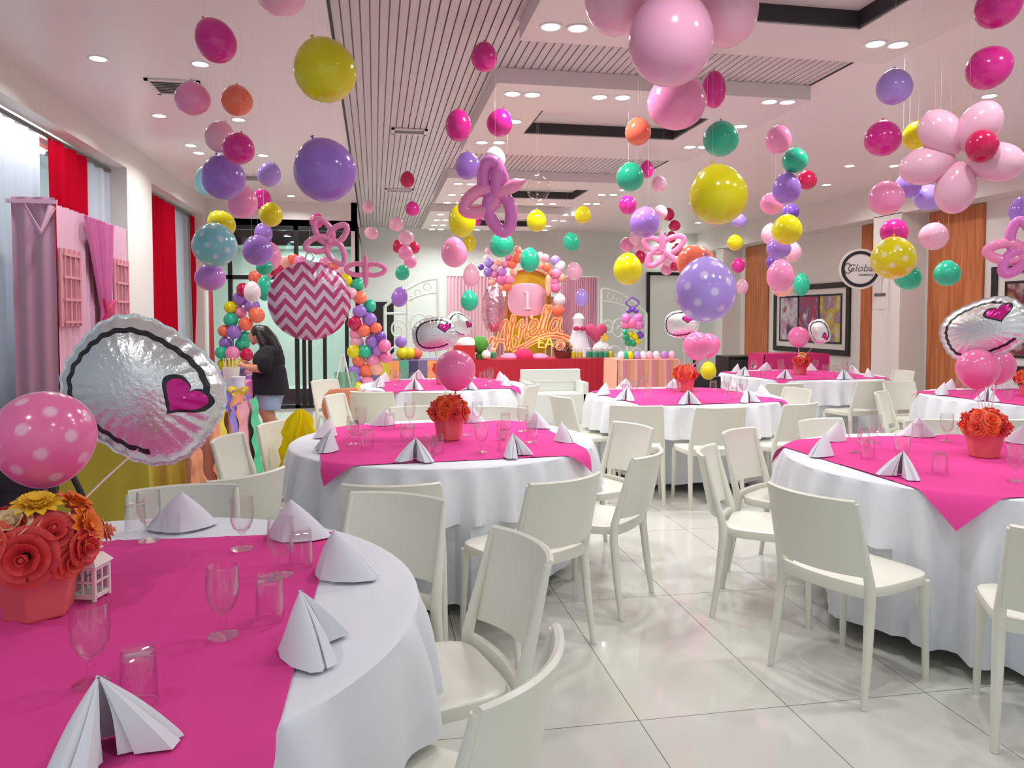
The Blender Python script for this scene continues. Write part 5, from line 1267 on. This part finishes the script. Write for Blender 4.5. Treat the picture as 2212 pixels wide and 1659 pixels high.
PM = [photo_mat('photo_1', [lin(196, 190, 196), lin(150, 120, 140), lin(190, 170, 60), lin(200, 196, 196)], (1, 2, 2), 2.), photo_mat('photo_2', [lin(190, 180, 190), lin(170, 40, 90), lin(120, 90, 120), lin(206, 206, 206)], (1, 2.2, 2), 5.), photo_mat('photo_3', [lin(90, 50, 90), lin(190, 150, 180), lin(205, 205, 205), lin(160, 60, 90)], (1, 2, 1.6), 9.)]
frame(1676, 1840, 614, 763, 'wide black-framed triptych of party photos on the wall behind the small foil balloon', 3, PM)
frame(2147, 2330, 570, 810, 'black-framed dark picture cut by the right edge of the photo', 1, [photo_mat('photo_4', [lin(70, 50, 50), lin(150, 120, 70), lin(110, 30, 60), lin(190, 170, 160)], (1, 1.6, 1.6), 3.)])
# round hanging sign
def text_mesh(s, size, depth=.004, shear=0):
    cu = bpy.data.curves.new('t', 'FONT'); cu.body = s; cu.size = size; cu.extrude = depth; cu.align_x = 'CENTER'; cu.align_y = 'CENTER'; cu.shear = shear
    o = bpy.data.objects.new('t', cu); COL.objects.link(o); dg = bpy.context.evaluated_depsgraph_get(); me = bpy.data.meshes.new_from_object(o.evaluated_get(dg)); bpy.data.objects.remove(o); return me
ps = at_d(1858, 581, 10.9); R = .255
t = thing('round_sign', ps, 0, 'round white sign with thick black ring and script lettering on the column', 'sign'); t.rotation_euler = (PI/2, 0, -YAW-.15)
part('sign_board', MB().lathe([(.001, -.012), (R*1.13, -.012), (R*1.13, .0), (.001, .0)], 56), M_WHITE, t)
part('ring', MB().lathe([(R*.84, 0), (R, 0), (R, .012), (R*.84, .012), (R*.84, 0)], 56, cap=False), M_BLACK, t)
me = text_mesh('Global', .145, .003, .25); me.materials.append(mat('sign_grey', lin(110, 106, 102), .5)); o = part('lettering', me, None, t); o.location = (.01, .01, .003)
m = MB(); m.tube([(-.165+.05*math.cos(a), .01+.07*math.sin(a), .004) for a in [.4+i*.33 for i in range(19)]], .007, 6)
for i in range(9): m.box((-.01+i*.022, -.085, .003), (.015, .026, .004))
part('flourish', m, mat('sign_grey', (0, 0, 0)), t, smooth=False)
m = MB(); m.tube([(0, 0, -.012), (.1, 0, -.12), (.40, 0, -.14)], .012, 8); part('bracket', m, M_BLACK, t)
y0, y1, z0, z1 = wall_rect(1893, 1912, 638, 662, 7.2)
t = thing('wall_notice', (7.2-.002, (y0+y1)/2, (z0+z1)/2), 0, 'small paper notice with dark header on the wide wall column', 'notice')
part('paper', MB().bx(-.004, 0, -.13, .13, -.12, .1), M_WHITE, t, smooth=False); part('header', MB().bx(-.012, -.004, -.12, .12, .07, .11), mat('grey_dark', (.12, .12, .12), .5), t, smooth=False)
# white door with a black frame on the back wall
xa, xb = at_y(1400, 600, YB).x, at_y(1500, 600, YB).x; zt = at_y(1430, 592, YB).z
m = MB(); m.bx(xa-.04, xa+.03, YB-.05, YB, 0, zt+.04); m.bx(xb-.03, xb+.04, YB-.05, YB, 0, zt+.04); m.bx(xa, xb, YB-.05, YB, zt-.03, zt+.04); m.cur = 1; m.bx(xa+.03, xb-.03, YB-.03, YB, 0, zt-.03)
struct(m.build('door_1', [M_BLACK, mat('door_white', lin(222, 228, 220), .4)], smooth=False))
xa, xb = at_y(798, 600, YB).x, at_y(850, 600, YB).x; m = MB(); m.bx(xa, xb, YB-.02, YB, .0, at_y(820, 652, YB).z); struct(m.build('door_2', M_BLACK, smooth=False))
# ------------------------------------------------------------------ stage side
def px_box(pxa, pxb, y0, y1, z0, z1, m): a, b = at_y(pxa, 700, y0).x, at_y(pxb, 700, y0).x; m.bx(a, b, y0, y1, z0, z1); return a, b
M_WPL = mat('white_laminate', lin(226, 230, 222), .4)
def skirt_table(pxa, pxb, d0, depth, z, cols, label, lab2, name='buffet_table', stripes=0, seed=4):
    a = at_px_z(pxa, d0, 0); b = at_px_z(pxb, d0, 0); y0 = (a.y+b.y)/2; x0 = at_y(pxa, 700, y0).x; x1 = at_y(pxb, 700, y0).x
    plain_table(name, x0, x1, y0, y0+depth, z, label)
    rn = random.Random(seed); m = MB(); w = x1-x0; n = int(w/.02); mats_ = [mat('skirt_%d_%d' % (seed, i), c, .75) for i, c in enumerate(cols)]
    m.cur = 0; m.bx(x0, x1, y0, y0+depth, z-.005, z+.003); ns = stripes or 1; edges = [x0+w*i/ns for i in range(ns+1)]
    for i in range(ns):
        m.cur = (i*7+i//3) % len(cols); e0, e1 = edges[i], edges[i+1]; nn = max(3, int((e1-e0)/.02))
        m.grid(lambda u, v: (e0+(e1-e0)*u, y0-.012-.012*v-.010*math.sin((e0+(e1-e0)*u)*60)*v, z-(z-.03)*v), nn, 5)
    m.cur = m.cur; m.grid(lambda u, v: (x1+.01+.01*v, y0+depth*u, z-(z-.03)*v), 12, 4); m.grid(lambda u, v: (x0-.01-.01*v, y0+depth*u, z-(z-.03)*v), 12, 4)
    tag(m.build('table_skirt', mats_), lab2, 'table skirt'); return x0, x1, y0
RT = skirt_table(985, 1333, 13.1, .8, .78, [lin(178, 20, 44)], 'long stage table under the red cloth', 'plain red cloth on the long table before the stage', seed=4)
ST = skirt_table(1335, 1470, 11.9, .7, .84, [lin(232, 156, 140), lin(206, 150, 96), lin(214, 130, 150), lin(236, 176, 150)], 'sweets table under the peach and tan fringe', 'skirt of peach, tan and rose fringe strips on the sweets table', stripes=26, seed=5)
CT = skirt_table(800, 983, 12.4, .7, .80, [lin(120, 104, 140), lin(214, 198, 50), lin(244, 160, 96), lin(190, 44, 84), lin(90, 170, 140), lin(70, 60, 96)], 'craft table under the patchwork cloth', 'patchwork skirt in grey, yellow, orange, crimson and green', stripes=9, seed=6)
MT = skirt_table(1652, 1792, 11.9, .5, .93, [lin(206, 34, 112)], 'side table beyond the farthest right table', 'magenta cloth on the side table under the framed pictures', seed=7)
m = MB(); a, b = at_y(1135, 700, 10.6).x, at_y(1266, 700, 10.6).x
t = thing('white_bench', ((a+b)/2, 10.6, 0), 0, 'white box-shaped bench with high back in front of the red table', 'bench'); hw = (b-a)/2
part('back', MB().bx(-hw, hw, .3, .4, 0, .74), M_WPL, t, smooth=False, bevel=.008); part('seat', MB().bx(-hw+.02, hw-.02, -.15, .3, .0, .42), M_WPL, t, smooth=False, bevel=.008)
part('armrest', MB().bx(-hw, -hw+.08, -.15, .3, 0, .58), M_WPL, t, smooth=False, bevel=.008); part('armrest', MB().bx(hw-.08, hw, -.15, .3, 0, .58), M_WPL, t, smooth=False, bevel=.008); part('top_rail', MB().bx(-hw-.005, hw+.005, .28, .42, .56, .60), M_WPL, t, smooth=False)
a = at_px_z(1560, 12.8, 0); b = at_px_z(1655, 12.8, 0)
t = thing('loudspeaker', (a.x+.3, a.y, 0), 0, 'black box loudspeaker on the floor by the corner pilaster', 'speaker'); part('cabinet', MB().bx(-.3, .42, -.25, .25, 0, .86), M_BLACK, t, smooth=False, bevel=.01); part('grille', MB().bx(-.27, .39, -.262, -.25, .05, .8), mat('grille_black', (.03, .03, .03), .8), t, smooth=False)
# backdrop
YB1 = 15.4; PXM = lambda px, y=YB1: at_y(px, 700, y).x; PZ = lambda py, px=1130, y=YB1: at_y(px, py, y).z
def fringe(pxa, pxb, pyt, mt, label, y=YB1, wl=.07, amp=.02):
    x0, x1 = PXM(pxa, y), PXM(pxb, y); z1 = PZ(pyt, (pxa+pxb)/2, y)
    m = MB().grid(lambda u, v: (x0+(x1-x0)*u, y+amp*math.sin((x1-x0)*u/wl*2*PI)+.3*amp*math.sin(u*91+v*3), .02+(z1-.02)*v), int((x1-x0)/.012), 8)
    t = thing('backdrop_curtain', (0, 0, 0), 0, label, 'curtain', 'stage backdrop curtains'); part('fabric', m, mt, t)
    r = MB(); r.tube([(x0-.03, y, z1), (x1+.03, y, z1)], .015, 8); part('rod', r, M_WPL, t)
    for x in (x0-.02, x1+.02): r = MB(); r.tube([(x, y, 0), (x, y, z1)], .015, 8); part('post', r, M_WPL, t)
fringe(966, 1062, 596, mat('drape_pale_pink', lin(232, 196, 208), .7), 'pale pink backdrop curtain left of the gold arch')
fringe(1212, 1290, 598, mat('drape_rose', lin(222, 168, 190), .6), 'rose fringe curtain right of the gold arch', wl=.045)
fringe(1062, 1212, 640, mat('drape_rose2', lin(228, 180, 190), .7), 'pink curtain behind the gold arch', y=YB1+.15)
yA = YB1-.35; x0, x1 = PXM(1096, yA), PXM(1186, yA); zt = PZ(583, 1140, yA); w = (x1-x0)/2; out = [(-w, 0), (w, 0)]+[(w*math.cos(a), zt-w*.55+w*.55*math.sin(a)) for a in [PI*i/20 for i in range(21)]]
t = thing('gold_arch_panel', ((x0+x1)/2, yA, 0), 0, 'gold yellow arched panel standing in the middle of the stage', 'arch panel')
part('panel', MB().prism(out, (0, 0, 0), (1, 0, 0), (0, 0, 1), (0, 1, 0), .06), mat('gold_yellow', lin(212, 178, 30), .5), t, smooth=False, bevel=.008)
m = MB(); m.tube([(-w, -.02, .02)]+[(w*math.cos(a), -.02, zt-w*.55+w*.55*math.sin(a)) for a in [PI-PI*i/20 for i in range(21)]]+[(w, -.02, .02)], .03, 8); part('edge_trim', m, mat('bronze_edge', lin(186, 120, 60), .5), t)
# pink plaque with the number
yP = YB1-.6; pc = at_y(1139, 648, yP); t = thing('number_plaque', pc, 0, 'round-cornered pale pink plaque with a raised number one before the gold arch', 'plaque')
hw, hh = (PXM(1180, yP)-PXM(1098, yP))/2, (PZ(612, 1139, yP)-PZ(684, 1139, yP))/2
out = []
for i in range(48):
    a = 2*PI*i/48; c_, s_ = math.cos(a), math.sin(a); k = (abs(c_)**3+abs(s_)**3)**(-1/3); out.append((hw*c_*k, hh*s_*k))
part('board', MB().prism(out, (0, 0, 0), (1, 0, 0), (0, 0, 1), (0, 1, 0), .08), mat('plaque_pink', lin(232, 176, 204), .35), t, bevel=.02)
m = MB(); m.box((0, -.012, 0), (.05, .024, .34)); m.box((0, -.012, -.17), (.17, .024, .035)); m.box((-.035, -.012, .15), (.05, .024, .035)); part('numeral', m, mat('plaque_white_pink', lin(252, 232, 242), .4), t, smooth=False, bevel=.006)
m = MB(); m.tube([(0, .05, -hh), (0, .05, -pc.z+.0)], .03, 8); part('stand', m, mat('plaque_pink', (0, 0, 0)), t)
# lit name sign
yN = 14.6; M_TUBE = mat('neon_orange', lin(255, 150, 90), .4, emis=lin(255, 150, 80), es=1.6); M_FILL = mat('neon_fill', lin(226, 120, 104), .6)
K = 8.507
def NP(zx, zy): return at_y(1040+zx/K, 600+zy/K, yN)
org = Vector((NP(850, 1300).x, yN, 0)); t = thing('name_sign', org, 0, 'orange glowing script name sign with a long swoosh in the middle of the stage', 'sign')
STK = [[(150, 1210), (180, 1120), (235, 1120), (255, 1190), (215, 1300), (205, 1390)], [(205, 1390), (300, 1130), (370, 900), (445, 790), (465, 850), (440, 1080), (460, 1340)], [(250, 1170), (330, 1150), (430, 1175)], [(460, 1340), (540, 1000), (600, 740), (570, 720), (545, 900), (535, 1150), (560, 1300), (640, 1260), (665, 1130), (600, 1080)],
       [(655, 930), (745, 780), (720, 960), (690, 1150), (745, 950), (820, 870)], [(850, 880), (815, 1000), (810, 1090), (850, 1050)], [(880, 990), (1000, 880), (1010, 790), (940, 800), (880, 930), (900, 1050), (980, 1050), (1050, 960)], [(1050, 960), (1140, 740), (1210, 560), (1180, 540), (1120, 740), (1080, 960), (1120, 1030)], [(1130, 960), (1210, 740), (1270, 560), (1245, 545), (1200, 740), (1160, 950), (1200, 1020)],
       [(1430, 790), (1350, 760), (1270, 870), (1265, 980), (1330, 990), (1400, 900), (1450, 750), (1420, 900), (1440, 1000), (1500, 1010)], [(560, 1340), (780, 1240), (1020, 1110), (1280, 1040), (1500, 1060), (1660, 1150), (1650, 1210), (1480, 1120), (1260, 1085), (1030, 1150), (800, 1270)]]
def smooth_line(P, n=8):
    out = []
    for i in range(len(P)-1):
        p0, p1, p2, p3 = P[max(i-1, 0)], P[i], P[i+1], P[min(i+2, len(P)-1)]
        for j in range(n):
            s = j/n; out.append(.5*((2*p1)+(p2-p0)*s+(2*p0-5*p1+4*p2-p3)*s*s+(3*p1-p0-3*p2+p3)*s**3))
    return out+[P[-1]]
for i, st in enumerate(STK):
    P = smooth_line([NP(*q)-org for q in st]); m = MB(); m.tube(P, .022, 6); m.cur = 1
    for sgn in (-1, 1):
        Q = []
        for k in range(len(P)):
            tg = P[min(k+1, len(P)-1)]-P[max(k-1, 0)]; nrm = Vector((-tg.z, 0, tg.x)).normalized(); Q.append(P[k]+nrm*.030*sgn+Vector((0, -.012, 0)))
        m.tube(Q, .0085, 6)
    part('script_stroke', m, [M_FILL, M_TUBE], t)
m = MB(); q = NP(920, 720)-org; m.ball(q, (.03, .02, .04), 10, 8); part('script_stroke', m, [M_TUBE], t)
m = MB(); 
for zx in (420, 1300): q = NP(zx, 1100)-org; m.tube([(q.x, .05, q.z), (q.x, .05, 0)], .012, 6)
part('stand', m, M_WPL, t)
q = NP(1150, 1200); me = text_mesh('EA', .30, .02); me.materials.append(mat('letter_yellow', lin(232, 222, 96), .4, emis=lin(232, 222, 96), es=.35)); t = thing('letter_block', Vector((q.x, yN-.15, 0)), 0, 'pale yellow block letters below the swoosh of the lit name sign', 'sign'); o = part('letters', me, None, t); o.location = (0, 0, q.z); o.rotation_euler = (PI/2, 0, 0)
part('stand', MB().tube([(0, .03, 0), (0, .03, q.z)], .012, 6), M_WPL, t)
# garland of small balloons over the arch
org = Vector((PXM(1130), YB1-.45, 0)); t = thing('balloon_garland', org, 0, 'garland of small pink, peach and lilac balloons curving over the gold arch', 'balloon garland')
G = [(1055, 542, 14, 'palepink'), (1051, 557, 14, 'white'), (1056, 567, 22, 'lavender'), (1039, 577, 14, 'violet'), (1055, 588, 21, 'purple'), (1076, 568, 18, 'peach'), (1091, 571, 18, 'pink'), (1068, 592, 18, 'pink'), (1085, 588, 19, 'lilac'), (1085, 604, 25, 'bubble'), (1101, 604, 21, 'pink'), (1064, 609, 16, 'peach'), (1082, 622, 16, 'peach'), (1096, 620, 20, 'coral'), (1118, 540, 18, 'peach'), (1118, 557, 24, 'coral'), (1106, 571, 20, 'coral'), (1132, 548, 17, 'white'), (1134, 564, 20, 'peach'), (1150, 552, 18, 'palepink'), (1166, 553, 18, 'white'), (1178, 557, 17, 'palepink'), (1180, 577, 20, 'coral'), (1166, 573, 18, 'peach'), (1190, 590, 17, 'coral'), (1200, 563, 22, 'lavender'), (1209, 575, 24, 'white'), (1202, 590, 22, 'pink'), (1213, 600, 20, 'peach'), (1200, 607, 20, 'pink'), (1200, 622, 22, 'bubble'), (1110, 590, 16, 'peach'), (1070, 578, 15, 'palepink'), (1098, 556, 16, 'pink')]
bal_group(t, G, 14.85, .05, 9)
m = MB(); q0 = at_d(1184, 592, 14.8)-org; q1 = at_d(1184, 640, 14.8)-org; m.tube([q0.lerp(q1, k/8) for k in range(9)], [.01, .05, .055, .055, .055, .055, .055, .045, .01], 10); part('long_balloon', m, bal_mat('peach'), t)
# scroll gates
def gate(px0, px1, py0, pyt, y, mirror, label):
    x0, x1 = PXM(px0, y), PXM(px1, y); Wd = x1-x0; Ht = PZ(pyt, px1, y); t = thing('scroll_gate', (x0, y, 0), 0, label, 'gate', 'white scroll gates beside the stage'); Mg = mat('gate_white', lin(222, 232, 222), .5)
    def X(u): return (1-u)*Wd if mirror else u*Wd
    r = .028
    for u, zt in ((0, .76), (1, 1.0), (.42, .86)): part('post', MB().tube([(X(u), 0, 0), (X(u), 0, Ht*zt)], r*1.1, 8), Mg, t)
    part('top_rail', MB().tube([(X(u), 0, Ht*(.76+.24*math.sin(u*PI/2))) for u in [i/16 for i in range(17)]], r, 8), Mg, t)
    part('arc', MB().tube([(X(u), 0, Ht*(.70+.18*math.sin(u*PI/2))) for u in [.3+.7*i/16 for i in range(17)]], r*.8, 8), Mg, t)
    part('rail', MB().tube([(X(0), 0, Ht*.70), (X(.42), 0, Ht*.70)], r*.8, 8), Mg, t); part('rail', MB().tube([(X(0), 0, Ht*.1), (X(1), 0, Ht*.1)], r, 8), Mg, t)
    for (u, z, s) in ((.8, .93, .07), (.62, .88, .055), (.48, .83, .045)): part('ring', MB().tube([(X(u)+s*math.cos(a), 0, Ht*z+s*math.sin(a)) for a in [2*PI*i/16 for i in range(16)]], .016, 6, closed=True), Mg, t)
    for (u, z, s, sg) in ((.24, .56, .17, 1), (.2, .34, .15, -1), (.62, .6, .2, 1), (.7, .32, .22, -1), (.85, .62, .14, -1)):
        part('scroll', MB().tube([(X(u)+sg*s*(1-i/30)*math.cos(i*.36), 0, Ht*z+s*(1-i/30)*1.3*math.sin(i*.36)) for i in range(27)], .020, 6), Mg, t)
gate(832, 946, 640, 602, 14.9, False, 'white scroll gate left of the stage with curved top')
gate(1300, 1396, 640, 625, 15.0, True, 'white scroll gate right of the stage, behind the balloon figure')
# balloon figure
org = at_px_z(1366, 12.25, .845); t = thing('balloon_figure', org, 0, 'balloon figure of pink hearts with purple curls on a green and yellow base', 'balloon figure')
BF = [(1353, 688, 22, 'orchid'), (1378, 688, 22, 'orchid'), (1352, 702, 22, 'bubble'), (1380, 702, 22, 'orchid'), (1366, 698, 24, 'bubble'), (1366, 668, 14, 'violet'), (1358, 672, 11, 'violet'), (1374, 672, 11, 'violet'), (1362, 722, 14, 'yellow'), (1372, 728, 14, 'yellow'), (1352, 728, 15, 'green'), (1358, 740, 17, 'green'), (1376, 738, 14, 'yellow'), (1383, 724, 16, 'violet'), (1368, 742, 14, 'green'), (1350, 716, 12, 'teal')]
bal_group(t, BF, 12.25, .03, 4)
for sx in (-1, 1): m = MB(); b0 = at_d(1366, 664, 12.25)-org; m.tube([b0+Vector((sx*(.02+.09*math.sin(k*.42)), 0, .02*k)) for k in range(9)], .014, 6); part('antenna', m, bal_mat('violet'), t)
part('stem', MB().tube([(0, 0, 0), (0, 0, .1)], .03, 8), bal_mat('green'), t)
# tall pink foil column balloon
p = at_d(1066, 668, 14.2); t = thing('tall_foil_balloon', p, 0, 'tall crinkled pink metallic foil balloon left of the name sign', 'foil balloon')
m = MB(); rings = []
for j in range(25):
    v = j/24; R = .21*max(.05, math.sin(PI*(.06+.88*v)))**.45; rings.append([(R*(1+.05*math.sin(11*a+j))*math.cos(a), R*.7*(1+.06*math.sin(9*a+j*1.7))*math.sin(a), -.42+.84*v) for a in [2*PI*i/40 for i in range(40)]])
m.loft(rings); part('foil_envelope', m, mat('pink_foil', lin(226, 170, 190), .18, metal=.85, bump=('noise', 9, .8, .03)), t); part('stick', MB().tube([(0, 0, -.42), (0, .0, -p.z)], .008, 6), M_WPL, t)
# stage table things
zr = RT[0]*0+.785
def on_red(px, z=0, dy=.25): y = RT[2]+dy; return Vector((at_y(px, 700, y).x, y, zr+z))
def simple(name, px, mb, mt, label, cat, group=None, dy=.25, z=None, rz=0):
    p = on_red(px, 0, dy);
    if z is not None: p.z = z
    o = mb.build(name, mt); o.location = p; o.rotation_euler.z = rz; return tag(o, label, cat, group)
def dome(r, h): return MB().lathe([(.001, 0), (r, 0), (r*1.04, h*.25), (r*.9, h*.6), (r*.55, h*.9), (.001, h)], 24)
simple('round_cushion', 1130, dome(.17, .18), mat('cushion_crimson', lin(214, 36, 96), .8), 'crimson dome cushion on the red table below the name sign', 'cushion')
simple('round_cushion', 1100, dome(.15, .10), mat('cushion_pink', lin(240, 140, 180), .8), 'pink cushion left of the crimson one on the red table', 'cushion')
simple('round_cushion', 1166, dome(.15, .09), mat('cushion_pink', (0, 0, 0)), 'pink cushion right of the crimson one on the red table', 'cushion')
t = thing('flower_basket', on_red(1216), 0, 'brown basket of cream and pink flowers on the red table', 'flowers')
part('basket', MB().lathe([(.001, 0), (.13, 0), (.16, .12), (.15, .12), (.12, .02), (.001, .02)], 16), mat('basket_brown', lin(120, 44, 40), .8), t)
rn = random.Random(8)
for k in range(16):
    a = rn.uniform(0, 2*PI); e = rn.uniform(.1, 1.4); d_ = Vector((math.cos(a)*math.cos(e), math.sin(a)*math.cos(e), math.sin(e))); o = child('flower', ROSE['cream'] if k % 2 else ROSE['peach'], t, Vector((0, 0, .14))+d_*.14, Vector((0, 0, 1)).rotation_difference(d_).to_euler(), 1.9)
for i, (px, c, n) in enumerate([(1066, 'green', 'green'), (1238, 'yellow', 'yellow'), (1252, 'yellow', 'pale yellow'), (1272, 'green', 'green'), (1284, 'teal', 'teal'), (1297, 'green', 'dark green'), (1308, 'teal', 'teal'), (1320, 'yellow', 'yellow')]):
    t = thing('candy_jar', on_red(px, 0, .2), 0, '%s candy jar, %s along the red table' % (n, ('first', 'second', 'third', 'fourth', 'fifth', 'sixth', 'seventh', 'eighth')[i]), 'jar', 'candy jars on the red table')
    part('jar', MB().lathe([(.001, 0), (.05, 0), (.055, .01), (.055, .13), (.04, .15), (.04, .16), (.036, .16), (.036, .15), (.05, .13), (.05, .01), (.001, .006)], 16), M_GLASS, t)
    part('candy', MB().lathe([(.001, .01), (.047, .01), (.047, .10), (.03, .115), (.001, .12)], 14), mat('candy_'+n.replace(' ', '_'), BC[c][0], .5), t); part('lid', MB().lathe([(.001, .16), (.042, .16), (.042, .18), (.001, .185)], 14), M_WPL, t)
simple('topiary_ball', 1036, MB().lathe([(.001, 0), (.06, 0), (.07, .08), (.03, .1), (.09, .13), (.15, .22), (.15, .3), (.1, .37), (.001, .4)], 18), mat('topiary_green', lin(80, 150, 50), .8, bump=('noise', 30, 1, .02)), 'green round topiary plant on the red table left of the name sign', 'plant')
simple('gift_box', 1002, MB().box((0, 0, .12), (.34, .3, .24)), mat('gift_red', lin(200, 36, 40), .5), 'red square gift box on the red table at its left end', 'box')
simple('round_cushion', 1008, dome(.17, .14), mat('cushion_white', lin(240, 236, 232), .8), 'white round cushion on top of the red gift box', 'cushion', z=zr+.242)
simple('white_pompom', 1050, MB().ball((0, 0, .08), .08, 14, 10), mat('cushion_white', (0, 0, 0)), 'white pompom ball beside the green topiary', 'pompom', dy=.1)
simple('round_cushion', 1300, MB().ball((0, 0, .14), (.17, .10, .14), 20, 14), mat('cushion_cream', lin(236, 226, 228), .8), 'pale cream cushion standing behind the candy jars', 'cushion', dy=.5)
simple('heart_cushion', 1288, MB().grid(lambda u, v: ((16*math.sin(2*PI*u)**3/17)*.22*v, -.07*(1-v*v)**.5, .45+((13*math.cos(2*PI*u)-5*math.cos(4*PI*u)-2*math.cos(6*PI*u)-math.cos(8*PI*u))/17)*.22*v), 40, 8, closed_u=True), mat('cushion_rose', lin(206, 76, 120), .8), 'rose heart cushion above the cream one', 'cushion', dy=.62)
star = []
for i in range(10): a = PI/2+i*PI/5; r = .09 if i % 2 == 0 else .045; star.append((r*math.cos(a), r*math.sin(a)))
simple('star_ornament', 1307, MB().prism(star, (0, 0, .35), (1, 0, 0), (0, 0, 1), (0, 1, 0), .03), mat('star_yellow', lin(240, 190, 60), .5), 'yellow star ornament on the rose heart cushion', 'ornament', dy=.42)
simple('draped_stand', 1250, MB().lathe([(.001, 0), (.26, 0), (.22, .15), (.12, .45), (.09, .62), (.11, .7), (.06, .78), (.001, .8)], 22), mat('drape_grey_white', lin(222, 216, 226), .7), 'pale cone-shaped draped stand between the name sign and rose curtain', 'stand', dy=.65)
simple('ribbon_bow', 1252, MB().ball((-.06, 0, .0), (.06, .02, .045), 12, 8).ball((.06, 0, 0), (.06, .02, .045), 12, 8).ball((0, -.01, 0), .022, 10, 8), mat('bow_crimson', lin(186, 40, 90), .6), 'crimson bow on the pale draped stand', 'bow', dy=.5, z=zr+.52)
balloon(1209, 648, 26, 27, 'white', .24, 'white round balloon above the last letters of the name sign', string=True, d=14.5)
balloon(1206, 672, 30, 16, 'coral', .27, 'flat coral balloon under the white one on the stage', string=True, d=14.6)
for i, (px, c) in enumerate([(1350, 'teal'), (1362, 'yellow'), (1376, 'lavender'), (1390, 'white'), (1403, 'palepink'), (1418, 'white'), (1436, 'lilac'), (1452, 'palepink'), (1342, 'white')]):
    y = ST[2]+.25; p = Vector((at_y(px, 700, y).x, y, .845)); o = MB().lathe([(.001, 0), (.05, 0), (.06, .03), (.05, .09), (.02, .12), (.001, .125)], 12).build('sweet_parcel', mat('wrap_'+c, BC[c][0], .4)); o.location = p
    tag(o, 'small %s sweets parcel, %s along the fringed table' % ({'teal': 'green', 'yellow': 'yellow', 'lavender': 'lavender', 'white': 'white', 'palepink': 'pink', 'lilac': 'lilac'}[c], ('second', 'third', 'fourth', 'fifth', 'sixth', 'seventh', 'eighth', 'ninth', 'first')[i]), 'sweets', 'wrapped sweets on the fringed table')
for i, (px, c, n) in enumerate([(868, 'yellow', 'yellow'), (884, 'yellow', 'big yellow'), (866, 'purple', 'purple'), (900, 'coral', 'coral')]):
    y = CT[2]+.3; p = Vector((at_y(px, 700, y).x, y, .803)); zz = (.0, .0, .19, .0)[i]; o = MB().ball((0, 0, .1+zz), .1, 16, 12).build('craft_ball', mat('ball_'+c, BC[c][0], .4)); o.location = p+Vector((0, .02*i, 0))
    tag(o, '%s ball ornament on the patchwork craft table' % n, 'ornament', 'ball ornaments on the craft table')
SC.view_settings.view_transform = 'Standard'; SC.view_settings.look = 'None'; SC.view_settings.gamma = 1; SC.view_settings.use_curve_mapping = False
SC.view_settings.exposure = -.18
hang_all()
